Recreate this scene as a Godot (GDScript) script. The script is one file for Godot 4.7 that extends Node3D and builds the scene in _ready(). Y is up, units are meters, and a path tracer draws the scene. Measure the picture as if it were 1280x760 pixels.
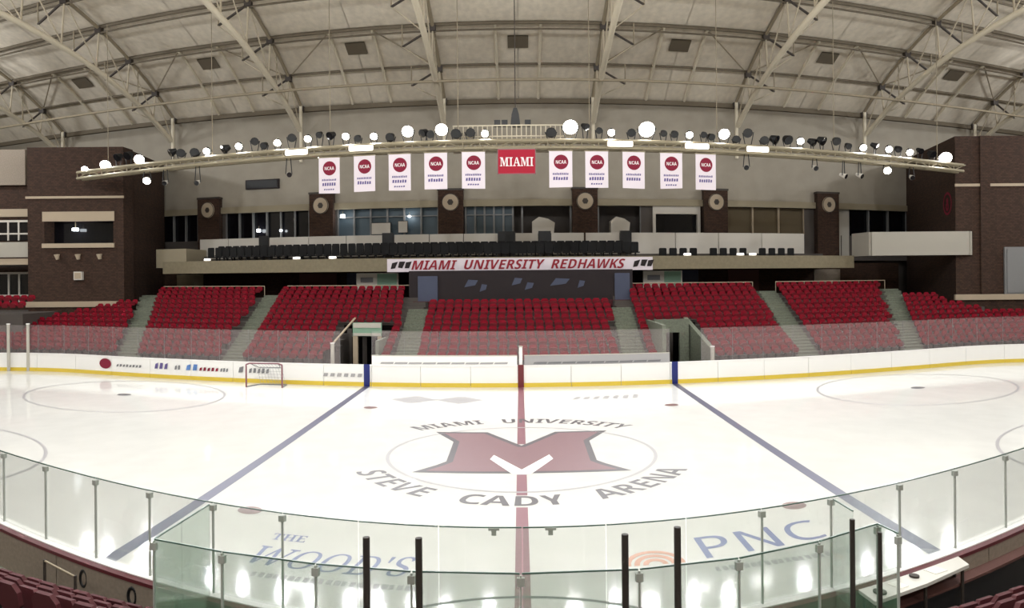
extends Node3D
# A college ice arena seen from the near stand. The hall has a bowed plan: lines that run along the rink
# follow arcs round the near stand. plan(x, v, h): x along the rink, v across it (depth), h above the ice.

const EYE := 5.56
const FLOOD := 19.0
const BAY := 50.0
var used := {}
var rng := RandomNumberGenerator.new()
var M := {}

# ------------------------------------------------------------------ plan
func plan(x: float, v: float, h: float) -> Vector3:
	var r := sqrt(x * x + v * v)
	return Vector3(r * atan2(x, v), h, -r)

func raw(x: float, z: float, h: float) -> Vector3:
	return Vector3(x, h, -z)

func yaw_at(x: float, v: float) -> float:          # turn that makes local +z face the near side, local x along the rink
	var t := plan(x + 0.05, v, 0) - plan(x - 0.05, v, 0)
	return atan2(-t.z, t.x)

func far_edge(off: float, s: float) -> Vector2:     # offset curve of the far boards: straight, then round the rink's corner
	var a: float = absf(s)
	if a <= 24.5:
		return Vector2(s, 38.0 + off)
	var rr := 8.5 + off
	var f: float = (a - 24.5) / rr
	return Vector2(signf(s) * (24.5 + rr * sin(f)), 29.5 + rr * cos(f))

func near_v(x: float) -> float:
	return 9.6 + 0.017 * x * x

func roof_h(v: float) -> float:
	return 24.7 - 0.000158 * pow(absf(v - 24.0), 3.0)

func chord_h(v: float) -> float:
	return 21.3 - 0.000122 * pow(absf(v - 24.0), 3.0)

# ------------------------------------------------------------------ mesh building
class MB:
	var v := PackedVector3Array()
	var n := PackedVector3Array()
	var uv := PackedVector2Array()
	func tri(a: Vector3, b: Vector3, c: Vector3) -> void:
		var nn := (c - a).cross(b - a).normalized()
		v.append(a); v.append(b); v.append(c)
		n.append(nn); n.append(nn); n.append(nn)
	func quad(a: Vector3, b: Vector3, c: Vector3, d: Vector3) -> void:
		tri(a, b, c); tri(a, c, d)
	func box(at: Vector3, size: Vector3, basis := Basis()) -> void:
		var h := size * 0.5
		var p := []
		for k in 8:
			p.append(at + basis * Vector3(h.x if k & 1 else -h.x, h.y if k & 2 else -h.y, h.z if k & 4 else -h.z))
		quad(p[0], p[1], p[3], p[2]); quad(p[5], p[4], p[6], p[7])
		quad(p[4], p[0], p[2], p[6]); quad(p[1], p[5], p[7], p[3])
		quad(p[2], p[3], p[7], p[6]); quad(p[4], p[5], p[1], p[0])
	func tube(a: Vector3, b: Vector3, r: float, k := 6, r2 := -1.0, caps := true) -> void:
		if r2 < 0.0: r2 = r
		var d := (b - a).normalized()
		var s := d.cross(Vector3.UP if absf(d.y) < 0.9 else Vector3.RIGHT).normalized()
		var t := d.cross(s)
		var na := []
		for i in k:
			var f := TAU * i / k
			na.append(s * cos(f) + t * sin(f))
		for i in k:
			var e0: Vector3 = na[i]
			var e1: Vector3 = na[(i + 1) % k]
			for q in [[a + e0 * r, e0], [b + e0 * r2, e0], [b + e1 * r2, e1], [a + e0 * r, e0], [b + e1 * r2, e1], [a + e1 * r, e1]]:
				v.append(q[0]); n.append(q[1])
			if caps:
				tri(a, a + e0 * r, a + e1 * r)
				tri(b, b + e1 * r2, b + e0 * r2)
	func pipe(pts: Array, r: float, k := 6) -> void:
		for i in pts.size() - 1:
			tube(pts[i], pts[i + 1], r, k)
	func prism(outline: Array, depth: float, xf := Transform3D()) -> void:      # outline in xy, thickness along z
		var m := outline.size()
		var c := Vector2.ZERO
		for p in outline: c += p / m
		for i in m:
			var a: Vector2 = outline[i]
			var b: Vector2 = outline[(i + 1) % m]
			var a0 := xf * Vector3(a.x, a.y, depth / 2); var b0 := xf * Vector3(b.x, b.y, depth / 2)
			var a1 := xf * Vector3(a.x, a.y, -depth / 2); var b1 := xf * Vector3(b.x, b.y, -depth / 2)
			tri(xf * Vector3(c.x, c.y, depth / 2), b0, a0)
			tri(xf * Vector3(c.x, c.y, -depth / 2), a1, b1)
			quad(a0, b0, b1, a1)
	func sweep(pts: Array, prof: Array, capped := true) -> void:              # prof: closed list of (sideways, up); sideways is to the left of the run
		var rows := []
		for i in pts.size():
			var d: Vector3 = pts[mini(i + 1, pts.size() - 1)] - pts[maxi(i - 1, 0)]
			d.y = 0.0
			d = d.normalized()
			var s := Vector3(d.z, 0, -d.x)
			var row := []
			for q in prof: row.append(pts[i] + s * q.x + Vector3.UP * q.y)
			rows.append(row)
		var m := prof.size()
		for i in rows.size() - 1:
			for j in m:
				quad(rows[i][j], rows[i + 1][j], rows[i + 1][(j + 1) % m], rows[i][(j + 1) % m])
		if capped:
			for e in [0, rows.size() - 1]:
				for j in range(1, m - 1):
					tri(rows[e][0], rows[e][j], rows[e][j + 1])
	func commit() -> ArrayMesh:
		var a := []
		a.resize(Mesh.ARRAY_MAX)
		a[Mesh.ARRAY_VERTEX] = v
		a[Mesh.ARRAY_NORMAL] = n
		if uv.size() == v.size(): a[Mesh.ARRAY_TEX_UV] = uv
		var m := ArrayMesh.new()
		m.add_surface_from_arrays(Mesh.PRIMITIVE_TRIANGLES, a)
		return m

func rect(w: float, h: float, r: float, y0 := 0.0) -> Array:                   # rounded rectangle standing on y0
	var o := []
	for c in [[1, 1, 0], [-1, 1, 90], [-1, -1, 180], [1, -1, 270]]:
		for k in 2:
			var f := deg_to_rad(c[2] + 15 + 60 * k)
			o.append(Vector2(c[0] * (w / 2 - r) + cos(f) * r, y0 + h / 2 + c[1] * (h / 2 - r) + sin(f) * r))
	return o

func numbered(called: String) -> String:
	if not used.has(called):
		used[called] = 0
		return called
	used[called] += 1
	return "%s_%03d" % [called, used[called]]

func obj(called: String, mb, mat: Material, parent: Node = self) -> MeshInstance3D:
	var o := MeshInstance3D.new()
	o.name = numbered(called) if parent == self else called
	o.mesh = mb.commit() if mb is MB else mb
	o.material_override = mat
	parent.add_child(o, true)
	return o

func tag(o: Node, label: String, category := "", group := "", kind := "") -> Node:
	if label: o.set_meta("label", label)
	if category: o.set_meta("category", category)
	if group: o.set_meta("group", group)
	if kind: o.set_meta("kind", kind)
	return o

func thing(called: String, label: String, category: String, at := Vector3.ZERO, turn := 0.0, group := "") -> Node3D:
	var o := Node3D.new()
	o.name = numbered(called)
	add_child(o)
	o.position = at
	o.rotation.y = turn
	tag(o, label, category, group)
	return o

func copy(src: Node3D, at: Vector3, turn: float, label: String, group := "") -> Node3D:
	var c: Node3D = src.duplicate()
	c.name = numbered(str(src.name).rstrip("_0123456789"))
	add_child(c)
	c.position = at
	c.rotation.y = turn
	tag(c, label, "", group)
	return c

# ------------------------------------------------------------------ materials
func mat(called: String, c: Color, rough := 0.7, metal := 0.0) -> StandardMaterial3D:
	var m := StandardMaterial3D.new()
	m.resource_name = called
	m.albedo_color = c
	m.roughness = rough
	m.metallic = metal
	m.cull_mode = BaseMaterial3D.CULL_DISABLED
	M[called] = m
	return m

func rgb8(r: int, g: int, b: int) -> Color:
	return Color8(r, g, b)

func noisy(m: StandardMaterial3D, lo: float, hi: float, freq: float, scale: float) -> void:
	var nz := FastNoiseLite.new()
	nz.seed = 7
	nz.frequency = freq
	nz.fractal_octaves = 4
	var t := NoiseTexture2D.new()
	t.width = 256; t.height = 256
	t.seamless = true
	t.noise = nz
	var g := Gradient.new()
	g.set_color(0, Color(lo, lo, lo)); g.set_color(1, Color(hi, hi, hi))
	t.color_ramp = g
	m.albedo_texture = t
	m.uv1_triplanar = true
	m.uv1_world_triplanar = true
	m.uv1_scale = Vector3.ONE * scale

func bricked(m: StandardMaterial3D) -> void:
	var im := Image.create(256, 256, false, Image.FORMAT_RGB8)
	rng.seed = 5
	im.fill(Color(0.55, 0.52, 0.48))
	for row in 16:
		for col in 9:
			var t := rng.randf_range(0.72, 1.0)
			im.fill_rect(Rect2i(col * 32 - (16 if row % 2 else 0), row * 16, 30, 14).intersection(Rect2i(0, 0, 256, 256)), Color(t, t * 0.97, t * 0.95))
	m.albedo_texture = ImageTexture.create_from_image(im)
	m.uv1_triplanar = true
	m.uv1_world_triplanar = true
	m.uv1_scale = Vector3.ONE * 0.55

func lamp_mat(called: String, c: Color, e: float) -> StandardMaterial3D:
	var m := mat(called, Color(0.9, 0.9, 0.88), 0.4)
	m.emission_enabled = true
	m.emission = c
	m.emission_energy_multiplier = e
	return m

func glass_mat(called: String, c: Color, a: float) -> StandardMaterial3D:
	var m := mat(called, Color(c.r, c.g, c.b, a), 0.05)
	m.transparency = BaseMaterial3D.TRANSPARENCY_ALPHA
	return m

func materials() -> void:
	var m := mat("ice", rgb8(232, 232, 228), 0.08)
	m.metallic_specular = 0.26
	noisy(m, 0.97, 1.0, 0.02, 0.12)
	mat("roof_deck", rgb8(236, 225, 206), 0.85); noisy(M.roof_deck, 0.88, 1.0, 0.03, 0.2)
	mat("deck_joint", rgb8(104, 94, 78), 0.8)
	mat("white_steel", rgb8(218, 208, 186), 0.5)
	mat("steel", rgb8(150, 138, 116), 0.6)
	mat("web_steel", rgb8(184, 172, 150), 0.6)
	mat("truss_steel", rgb8(150, 140, 116), 0.6)
	mat("dark_steel", rgb8(58, 50, 44), 0.6)
	mat("beige_wall", rgb8(164, 156, 142), 0.85); noisy(M.beige_wall, 0.92, 1.0, 0.02, 0.1)
	mat("beige_trim", rgb8(152, 142, 120), 0.8)
	mat("brick", rgb8(70, 49, 36), 0.9); bricked(M.brick)
	mat("stone", rgb8(176, 160, 138), 0.8)
	mat("fascia", rgb8(140, 130, 106), 0.8); noisy(M.fascia, 0.9, 1.0, 0.03, 0.4)
	mat("parapet", rgb8(206, 200, 190), 0.7)
	mat("box_white", rgb8(172, 167, 156), 0.7)
	mat("concrete", rgb8(128, 134, 118), 0.9); noisy(M.concrete, 0.75, 1.0, 0.05, 0.5)
	mat("dark_concrete", rgb8(84, 78, 74), 0.95)
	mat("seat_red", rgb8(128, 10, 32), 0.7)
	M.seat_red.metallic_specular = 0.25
	mat("seat_shade", rgb8(112, 10, 28), 0.5)  # pan red darkened to paint the shade between seat rows
	mat("seat_maroon", rgb8(72, 12, 22), 0.7)
	mat("black", rgb8(16, 16, 18), 0.5)
	mat("post_dark", rgb8(50, 44, 40), 0.6)
	mat("interior_shade", rgb8(14, 13, 13), 1.0)  # matte black puts the shade inside the entrances into the colour
	M.interior_shade.metallic_specular = 0.05
	mat("black_cloth", rgb8(12, 12, 14), 0.85)
	mat("board_white", rgb8(246, 245, 243), 0.3)
	mat("kick_yellow", rgb8(224, 196, 70), 0.4)
	mat("line_blue", rgb8(72, 72, 98), 0.4)
	mat("line_red", rgb8(132, 84, 94), 0.4)
	mat("post_blue", rgb8(22, 34, 110), 0.4)
	mat("post_red", rgb8(110, 40, 46), 0.4)
	mat("mark_grey", rgb8(84, 80, 84), 0.4)
	mat("mark_rose", rgb8(126, 92, 97), 0.4)
	mat("mark_pale", rgb8(166, 164, 166), 0.4)
	mat("mark_blue", rgb8(86, 94, 142), 0.4)
	mat("mark_orange", rgb8(200, 142, 116), 0.4)
	mat("mark_dot", rgb8(118, 82, 80), 0.4)
	mat("mark_white", rgb8(242, 240, 238), 0.4)
	mat("cap_maroon", rgb8(88, 26, 34), 0.5)
	mat("board_back", rgb8(152, 139, 124), 0.8); noisy(M.board_back, 0.85, 1.0, 0.05, 0.8)
	mat("bench_brown", rgb8(92, 58, 52), 0.8)
	mat("banner_white", rgb8(232, 222, 230), 0.8)
	mat("banner_red", rgb8(168, 20, 48), 0.8)
	mat("crest_red", rgb8(128, 16, 48), 0.8)
	mat("print_blue", rgb8(96, 84, 140), 0.8)
	mat("print_white", rgb8(240, 236, 236), 0.7)
	mat("print_red", rgb8(150, 24, 44), 0.7)
	mat("print_grey", rgb8(120, 120, 124), 0.7)
	mat("print_light_blue", rgb8(88, 128, 190), 0.7)
	mat("sign_green", rgb8(130, 164, 142), 0.7)
	mat("mural_blue", rgb8(72, 78, 100), 0.7)
	mat("mural_dark", rgb8(36, 27, 30), 0.8)
	mat("window_dark", rgb8(14, 14, 18), 0.08)
	mat("curtain", rgb8(96, 84, 64), 0.9)
	mat("suite_blue", rgb8(74, 90, 100), 0.5)
	mat("frame_pale", rgb8(190, 186, 176), 0.6)
	mat("frame_grey", rgb8(128, 128, 128), 0.5)
	mat("table_white", rgb8(214, 212, 204), 0.4)
	mat("paper", rgb8(238, 236, 228), 0.8)
	mat("bracket_grey", rgb8(168, 172, 166), 0.5)
	mat("glass_edge", rgb8(70, 96, 86), 0.3)
	lamp_mat("lamp_lens", Color(1.0, 0.97, 0.93), 14.0)
	lamp_mat("lamp_strip", Color(1.0, 0.98, 0.95), 3.0)
	lamp_mat("lamp_edge", Color(1.0, 0.98, 0.95), 0.9)
	lamp_mat("lamp_suite", Color(0.95, 0.98, 1.0), 5.0)
	lamp_mat("lamp_added_bay", Color(1.0, 0.97, 0.92), 6.0)
	glass_mat("glass_far", Color(0.85, 0.80, 0.80), 0.085)
	M.glass_far.metallic_specular = 0.15
	glass_mat("glass_near", Color(0.60, 0.72, 0.65), 0.14)
	glass_mat("glass_bench", Color(0.48, 0.66, 0.55), 0.24)
	glass_mat("glass_window", Color(0.25, 0.28, 0.32), 0.25)

# ------------------------------------------------------------------ text and flat print
func text_mesh(s: String, bold: bool, serif := false, slant := 0.0) -> Array:            # triangles in a unit frame: centred on x, capitals from 0 to 1 in y
	var t := TextMesh.new()
	var f := SystemFont.new()
	f.font_names = PackedStringArray(["Droid Serif" if serif else "Droid Sans"])
	f.font_weight = 700 if bold else 400
	t.font = f
	t.text = s
	t.font_size = 64
	t.pixel_size = 1.0 / 46.0
	t.depth = 0.0
	t.curve_step = 2.0
	t.vertical_alignment = VERTICAL_ALIGNMENT_BOTTOM
	var a := t.get_mesh_arrays()
	var vv: PackedVector3Array = a[Mesh.ARRAY_VERTEX]
	var nn: PackedVector3Array = a[Mesh.ARRAY_NORMAL]
	var ix = a[Mesh.ARRAY_INDEX]
	var out := []
	var lo := Vector2(1e9, 1e9); var hi := -lo
	var order = range(vv.size()) if ix == null else ix
	for k in range(0, order.size(), 3):
		if absf(nn[order[k]].z) < 0.5: continue
		for j in 3:
			var p := Vector2(vv[order[k + j]].x, vv[order[k + j]].y)
			lo = lo.min(p); hi = hi.max(p)
			out.append(p)
	for k in out.size():
		var y: float = (out[k].y - lo.y) / maxf(hi.y - lo.y, 0.001)
		out[k] = Vector2(out[k].x - (lo.x + hi.x) / 2 + slant * (y - 0.5), y)
	return [out, (hi.x - lo.x)]

func lay_text(called: String, s: String, material: Material, parent: Node, width: float, height: float, where: Callable, bold := true, serif := false, slant := 0.0) -> MeshInstance3D:
	var t := text_mesh(s, bold, serif, slant)
	var k: float = width / maxf(t[1], 0.001)
	var mb := MB.new()
	var p: Array = t[0]
	for i in range(0, p.size(), 3):
		mb.tri(where.call(p[i].x * k, p[i].y * height), where.call(p[i + 1].x * k, p[i + 1].y * height), where.call(p[i + 2].x * k, p[i + 2].y * height))
	return obj(called, mb, material, parent)

func lay_polygon(mb: MB, poly: PackedVector2Array, where: Callable) -> void:
	var ix := Geometry2D.triangulate_polygon(poly)
	for i in range(0, ix.size(), 3):
		var a := poly[ix[i]]; var b := poly[ix[i + 1]]; var c := poly[ix[i + 2]]
		var st := 4
		for u in st:                                            # subdivided so that it follows the bowed plan
			for w in st - u:
				var q := func(i1: int, j1: int) -> Vector2: return a + (b - a) * (float(i1) / st) + (c - a) * (float(j1) / st)
				var p0: Vector2 = q.call(u, w); var p1: Vector2 = q.call(u + 1, w); var p2: Vector2 = q.call(u, w + 1)
				mb.tri(where.call(p0.x, p0.y), where.call(p1.x, p1.y), where.call(p2.x, p2.y))
				if u + w < st - 1:
					var p3: Vector2 = q.call(u + 1, w + 1)
					mb.tri(where.call(p1.x, p1.y), where.call(p3.x, p3.y), where.call(p2.x, p2.y))

func ring_on_ice(called: String, label: String, cx: float, cv: float, r: float, w: float, material: Material, parent: Node, from := 0.0, to := TAU, lift := 0.004) -> void:
	var mb := MB.new()
	var k := 64
	for i in k:
		var a := from + (to - from) * i / k; var b := from + (to - from) * (i + 1) / k
		var p := func(f: float, rr: float) -> Vector3: return plan(cx + rr * cos(f), cv + rr * sin(f), lift)
		mb.quad(p.call(a, r - w), p.call(b, r - w), p.call(b, r), p.call(a, r))
	tag(obj(called, mb, material, parent), label)

func line_on_ice(called: String, x0: float, v0: float, x1: float, v1: float, w: float, material: Material, parent: Node, lift := 0.003) -> MeshInstance3D:
	var mb := MB.new()
	var d := Vector2(x1 - x0, v1 - v0)
	var s := d.orthogonal().normalized() * w / 2
	for i in 24:
		var a := Vector2(x0, v0) + d * (i / 24.0); var b := Vector2(x0, v0) + d * ((i + 1) / 24.0)
		mb.quad(plan(a.x - s.x, a.y - s.y, lift), plan(b.x - s.x, b.y - s.y, lift), plan(b.x + s.x, b.y + s.y, lift), plan(a.x + s.x, a.y + s.y, lift))
	return obj(called, mb, material, parent)

func dot_on(mb: MB, c: Vector3, ux: Vector3, uy: Vector3, r0: float, r1: float, k := 20) -> void:     # a flat disc or ring
	for i in k:
		var a := TAU * i / k; var b := TAU * (i + 1) / k
		var da := ux * cos(a) + uy * sin(a); var db := ux * cos(b) + uy * sin(b)
		if r0 <= 0.0: mb.tri(c, c + da * r1, c + db * r1)
		else: mb.quad(c + da * r0, c + da * r1, c + db * r1, c + db * r0)

func strip(x0: float, x1: float, v: float, h: float, step := 1.0) -> Array:
	var n := maxi(1, ceili(absf(x1 - x0) / step))
	var o := []
	for i in n + 1: o.append(plan(lerpf(x0, x1, float(i) / n), v, h))
	return o

func slab(mb: MB, x0: float, x1: float, v0: float, v1: float, h0: float, h1: float, step := 1.0) -> void:     # a solid block that follows the plan
	var n := maxi(1, ceili(absf(x1 - x0) / step))
	for i in n:
		var a := lerpf(x0, x1, float(i) / n); var b := lerpf(x0, x1, float(i + 1) / n)
		mb.quad(plan(a, v0, h0), plan(a, v0, h1), plan(b, v0, h1), plan(b, v0, h0))
		mb.quad(plan(a, v1, h0), plan(b, v1, h0), plan(b, v1, h1), plan(a, v1, h1))
		mb.quad(plan(a, v0, h1), plan(a, v1, h1), plan(b, v1, h1), plan(b, v0, h1))
		mb.quad(plan(a, v0, h0), plan(b, v0, h0), plan(b, v1, h0), plan(a, v1, h0))
	for x in [x0, x1]:
		mb.quad(plan(x, v0, h0), plan(x, v1, h0), plan(x, v1, h1), plan(x, v0, h1))

func slab_obj(called: String, material: Material, parent: Node, x0: float, x1: float, v0: float, v1: float, h0: float, h1: float, step := 1.0) -> MeshInstance3D:
	var mb := MB.new()
	slab(mb, x0, x1, v0, v1, h0, h1, step)
	return obj(called, mb, material, parent)

func block_obj(called: String, material: Material, parent: Node, x0: float, x1: float, z0: float, z1: float, h0: float, h1: float) -> MeshInstance3D:
	var mb := MB.new()
	mb.box(raw((x0 + x1) / 2, (z0 + z1) / 2, (h0 + h1) / 2), Vector3(absf(x1 - x0), absf(h1 - h0), absf(z1 - z0)))
	return obj(called, mb, material, parent)

func wall_piece(mb: MB, a: Vector3, b: Vector3, h0: float, h1: float, thick: float) -> void:    # upright slab between two plan points
	var d := b - a
	d.y = 0
	var c := (a + b) / 2
	mb.box(Vector3(c.x, (h0 + h1) / 2, c.z), Vector3(d.length(), h1 - h0, thick), Basis(Vector3.UP, atan2(-d.z, d.x)))

# ------------------------------------------------------------------ the build
func _ready() -> void:
	rng.seed = 11
	materials()
	camera_and_light()
	floor_and_roof()
	ice_marks()
	far_boards()
	near_boards()
	stands()
	towers()
	upper_wall()
	balcony()
	roof_steel()
	light_truss()
	banners()
	seats()
	small_things()

func camera_and_light() -> void:
	var cam := Camera3D.new()
	cam.name = "camera"
	cam.projection = Camera3D.PROJECTION_FRUSTUM
	cam.near = 0.1
	cam.far = 400.0
	cam.size = 0.1 * 760.0 / 950.0
	cam.frustum_offset = Vector2(-10.0, -35.0) * 0.1 / 950.0
	cam.position = Vector3(0, EYE, 0)
	cam.rotation_degrees = Vector3(0, 0, -0.5)
	add_child(cam)
	cam.current = true
	var w := WorldEnvironment.new()
	w.name = "environment"
	var e := Environment.new()
	e.background_mode = Environment.BG_COLOR
	e.background_color = Color(0.02, 0.02, 0.02)
	e.tonemap_mode = Environment.TONE_MAPPER_LINEAR
	e.tonemap_exposure = 1.98
	e.sdfgi_enabled = true
	e.ssao_enabled = true
	e.ssil_enabled = true
	w.environment = e
	add_child(w)

func aim(l: Light3D, from: Vector3, to: Vector3) -> void:       # local to an unturned parent
	l.basis = Basis.looking_at(to - from, Vector3.UP)

func floor_and_roof() -> void:
	# concrete slab under everything
	var mb := MB.new()
	mb.box(Vector3(0, -0.25, -30), Vector3(150, 0.4, 110))
	tag(obj("floor", mb, M.dark_concrete), "", "", "", "structure")
	# ice
	mb = MB.new()
	var nx := 66
	for i in nx:
		for j in 24:
			var p := []
			for q in [[0, 0], [0, 1], [1, 1], [1, 0]]:
				var x: float = -33.0 + i + q[0]
				var vf: float = 38.0 if absf(x) < 24.5 else 29.5 + sqrt(maxf(0.0, 72.25 - pow(absf(x) - 24.5, 2)))
				p.append(plan(x, lerpf(near_v(x), maxf(vf, near_v(x) + 0.01), (j + q[1]) / 24.0), 0.0))
			mb.quad(p[0], p[1], p[2], p[3])
	tag(obj("floor_ice", mb, M.ice), "white rink ice", "", "", "structure")
	# roof deck in panels between the ribs and purlins
	var root := Node3D.new()
	root.name = "ceiling"
	add_child(root)
	tag(root, "beige vaulted arena roof deck", "", "", "structure")
	var vs := [57.6, 53.9, 49.7, 45.4, 41.1, 36.8, 32.5, 28.2, 24.0]
	var xs := [-50.0, -44.5, -39.0, -33.4, -27.9, -22.3, -16.8, -11.2, -5.6, 0.0, 5.6, 11.2, 16.8, 22.3, 27.9, 33.4, 39.0, 44.5, 50.0]
	for i in vs.size() - 1:
		for j in xs.size() - 1:
			mb = MB.new()
			for a in 2:
				for b in 2:
					var c := []
					for lift in [0.0, 0.12]:
						for q in [[0, 0], [0, 1], [1, 1], [1, 0]]:
							var v: float = lerpf(vs[i], vs[i + 1], (a + q[0]) / 2.0)
							c.append(plan(lerpf(xs[j] + 0.02, xs[j + 1] - 0.02, (b + q[1]) / 2.0), v, roof_h(v) + 0.3 + lift))
					mb.quad(c[0], c[1], c[2], c[3]); mb.quad(c[4], c[7], c[6], c[5])
			obj("deck_panel", mb, M.roof_deck, root)
	# outer skin: closes the panel joints; the roof over the near stand
	mb = MB.new()
	for j in 50:
		var x0 := -50.0 + 2.0 * j; var x1 := x0 + 2.0
		for i in 16:
			var va := lerpf(58.0, 24.0, i / 16.0); var vb := lerpf(58.0, 24.0, (i + 1) / 16.0)
			mb.quad(plan(x0, va, roof_h(va) + 0.5), plan(x1, va, roof_h(va) + 0.5), plan(x1, vb, roof_h(vb) + 0.5), plan(x0, vb, roof_h(vb) + 0.5))
		var e0 := plan(x0, 24.0, 25.2); var e1 := plan(x1, 24.0, 25.2)
		mb.quad(e0, e1, Vector3(e1.x, 25.2, 14), Vector3(e0.x, 25.2, 14))
	obj("roof_skin", mb, M.roof_deck, root)
	# closing walls
	mb = MB.new()
	mb.box(Vector3(0, 12.5, 14), Vector3(150, 27, 0.4))
	tag(obj("wall_near", mb, M.beige_wall), "", "", "", "structure")
	mb = MB.new()
	mb.box(Vector3(-58, 12.5, -30), Vector3(0.4, 27, 110))
	tag(obj("wall_left", mb, M.beige_wall), "", "", "", "structure")
	mb = MB.new()
	mb.box(Vector3(58, 12.5, -30), Vector3(0.4, 27, 110))
	tag(obj("wall_right", mb, M.beige_wall), "", "", "", "structure")

func ice_marks() -> void:
	var ice: Node = get_node("floor_ice")
	line_on_ice("red_line", 0, 10.6, 0, 18.25, 0.28, M.line_red, ice)
	line_on_ice("red_line", 0, 19.25, 0, 21.25, 0.28, M.line_red, ice)
	line_on_ice("red_line", 0, 25.1, 0, 37.95, 0.28, M.line_red, ice)
	for s in [-1, 1]:
		line_on_ice("blue_line", s * 7.8, 10.7, s * 7.8, 37.95, 0.32, M.line_blue, ice)
		for v in [17.06, 31.8]:
			var mb := MB.new()
			for k in 20:
				var a := TAU * k / 20; var b := TAU * (k + 1) / 20
				mb.tri(plan(s * 6.38, v, 0.004), plan(s * 6.38 + 0.3 * cos(a), v + 0.3 * sin(a), 0.004), plan(s * 6.38 + 0.3 * cos(b), v + 0.3 * sin(b), 0.004))
			obj("faceoff_dot", mb, M.mark_dot, ice)
			ring_on_ice("faceoff_circle", "", s * 18.3, v, 4.9, 0.12, M.mark_pale, ice)
			mb = MB.new()
			for k in 20:
				var a := TAU * k / 20; var b := TAU * (k + 1) / 20
				mb.tri(plan(s * 18.3, v, 0.004), plan(s * 18.3 + 0.35 * cos(a), v + 0.35 * sin(a), 0.004), plan(s * 18.3 + 0.35 * cos(b), v + 0.35 * sin(b), 0.004))
			obj("faceoff_dot", mb, M.mark_grey, ice)
	ring_on_ice("referee_crease", "", 0, 9.9, 3.3, 0.09, M.mark_grey, ice, 0.2, PI - 0.2)
	ring_on_ice("centre_circle", "thin grey ring around the centre ice letter", 0, 23.7, 4.22, 0.11, M.mark_pale, ice)
	# the block letter at centre ice
	var half := [Vector2(0, 24.9), Vector2(1.2, 27.05), Vector2(3.05, 27.05), Vector2(2.28, 25.45), Vector2(2.26, 22.75), Vector2(2.5, 22.3), Vector2(3.12, 21.4), Vector2(0.42, 21.4)]
	var outer := PackedVector2Array()
	for k in half.size(): outer.append(half[k])
	for k in range(half.size() - 1, 0, -1): outer.append(Vector2(-half[k].x, half[k].y))
	var flat := func(x: float, v: float) -> Vector3: return plan(x, v, 0.004)
	var flat2 := func(x: float, v: float) -> Vector3: return plan(x, v, 0.006)
	var flat3 := func(x: float, v: float) -> Vector3: return plan(x, v, 0.008)
	var mb := MB.new()
	lay_polygon(mb, outer, flat)
	tag(obj("letter_outline", mb, M.mark_grey, ice), "grey outline of the centre ice letter")
	var inner: Array = Geometry2D.offset_polygon(outer, -0.2)
	mb = MB.new()
	for p in inner: lay_polygon(mb, p, flat2)
	tag(obj("letter_fill", mb, M.mark_rose, ice), "faded red fill of the centre ice letter")
	mb = MB.new()
	for s in [-1.0, 1.0]:
		lay_polygon(mb, PackedVector2Array([Vector2(0, 21.8), Vector2(s * 0.86, 23.6), Vector2(s * 0.96, 23.05), Vector2(s * 0.26, 21.3), Vector2(0, 21.3)]), flat3)
	tag(obj("chevron", mb, M.mark_white, ice), "white chevron across the centre ice letter")
	# words round the circle
	var top := func(lx: float, ly: float) -> Vector3:
		var r := 5.05 + ly
		var f := lx / 5.4
		return plan(r * sin(f), 23.7 + r * cos(f), 0.004)
	lay_text("ring_lettering", "MIAMI   UNIVERSITY", M.mark_grey, ice, 8.5, 0.8, top)
	var low := func(lx: float, ly: float) -> Vector3:
		var r := 5.35 - ly
		var f := lx / 4.9
		return plan(r * sin(f), 23.7 - r * cos(f), 0.004)
	lay_text("ring_lettering", "STEVE   CADY   ARENA", M.mark_grey, ice, 10.6, 0.85, low)
	# painted adverts near the benches
	var wood := func(lx: float, ly: float) -> Vector3: return plan(-3.75 + lx, 13.85 + ly + 0.03 * lx * lx, 0.004)
	lay_text("ice_advert", "WOOD'S", M.mark_blue, ice, 3.25, 1.0, wood, false, true, 0.3)
	var the := func(lx: float, ly: float) -> Vector3: return plan(-4.9 + lx, 15.3 + ly, 0.004)
	lay_text("ice_advert", "THE", M.mark_blue, ice, 0.75, 0.4, the, true, true)
	var pnc := func(lx: float, ly: float) -> Vector3: return plan(4.95 + lx, 14.6 + ly + 0.12 * lx, 0.004)
	lay_text("ice_advert", "PNC", M.mark_blue, ice, 2.75, 1.2, pnc, false)
	mb = MB.new()
	for k in 3:
		var n := 12
		for i in n:
			var a := PI * i / n; var b := PI * (i + 1) / n
			var r0 := 0.14 + 0.17 * k; var r1 := r0 + 0.11
			var q := func(f: float, r: float) -> Vector3: return plan(2.55 + r * cos(f), 14.35 + 1.25 * r * sin(f), 0.004)
			mb.quad(q.call(a, r0), q.call(b, r0), q.call(b, r1), q.call(a, r1))
	tag(obj("ice_advert", mb, M.mark_orange, ice), "pale orange round logo painted on the ice")
	for row in [[-3.4, 13.3, 3.2, 22], [5.0, 13.75, 2.8, 20]]:                 # small print too faint to read
		mb = MB.new()
		for k in row[3]:
			var x: float = row[0] + (k - row[3] / 2.0) * row[2] / row[3]
			var w: float = row[2] / row[3] * (0.6 + 0.25 * (k % 3) / 2.0)
			mb.quad(plan(x, row[1], 0.004), plan(x, row[1] + 0.22, 0.004), plan(x + w, row[1] + 0.22, 0.004), plan(x + w, row[1], 0.004))
		obj("small_print", mb, M.mark_pale, ice)
	mb = MB.new()
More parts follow.
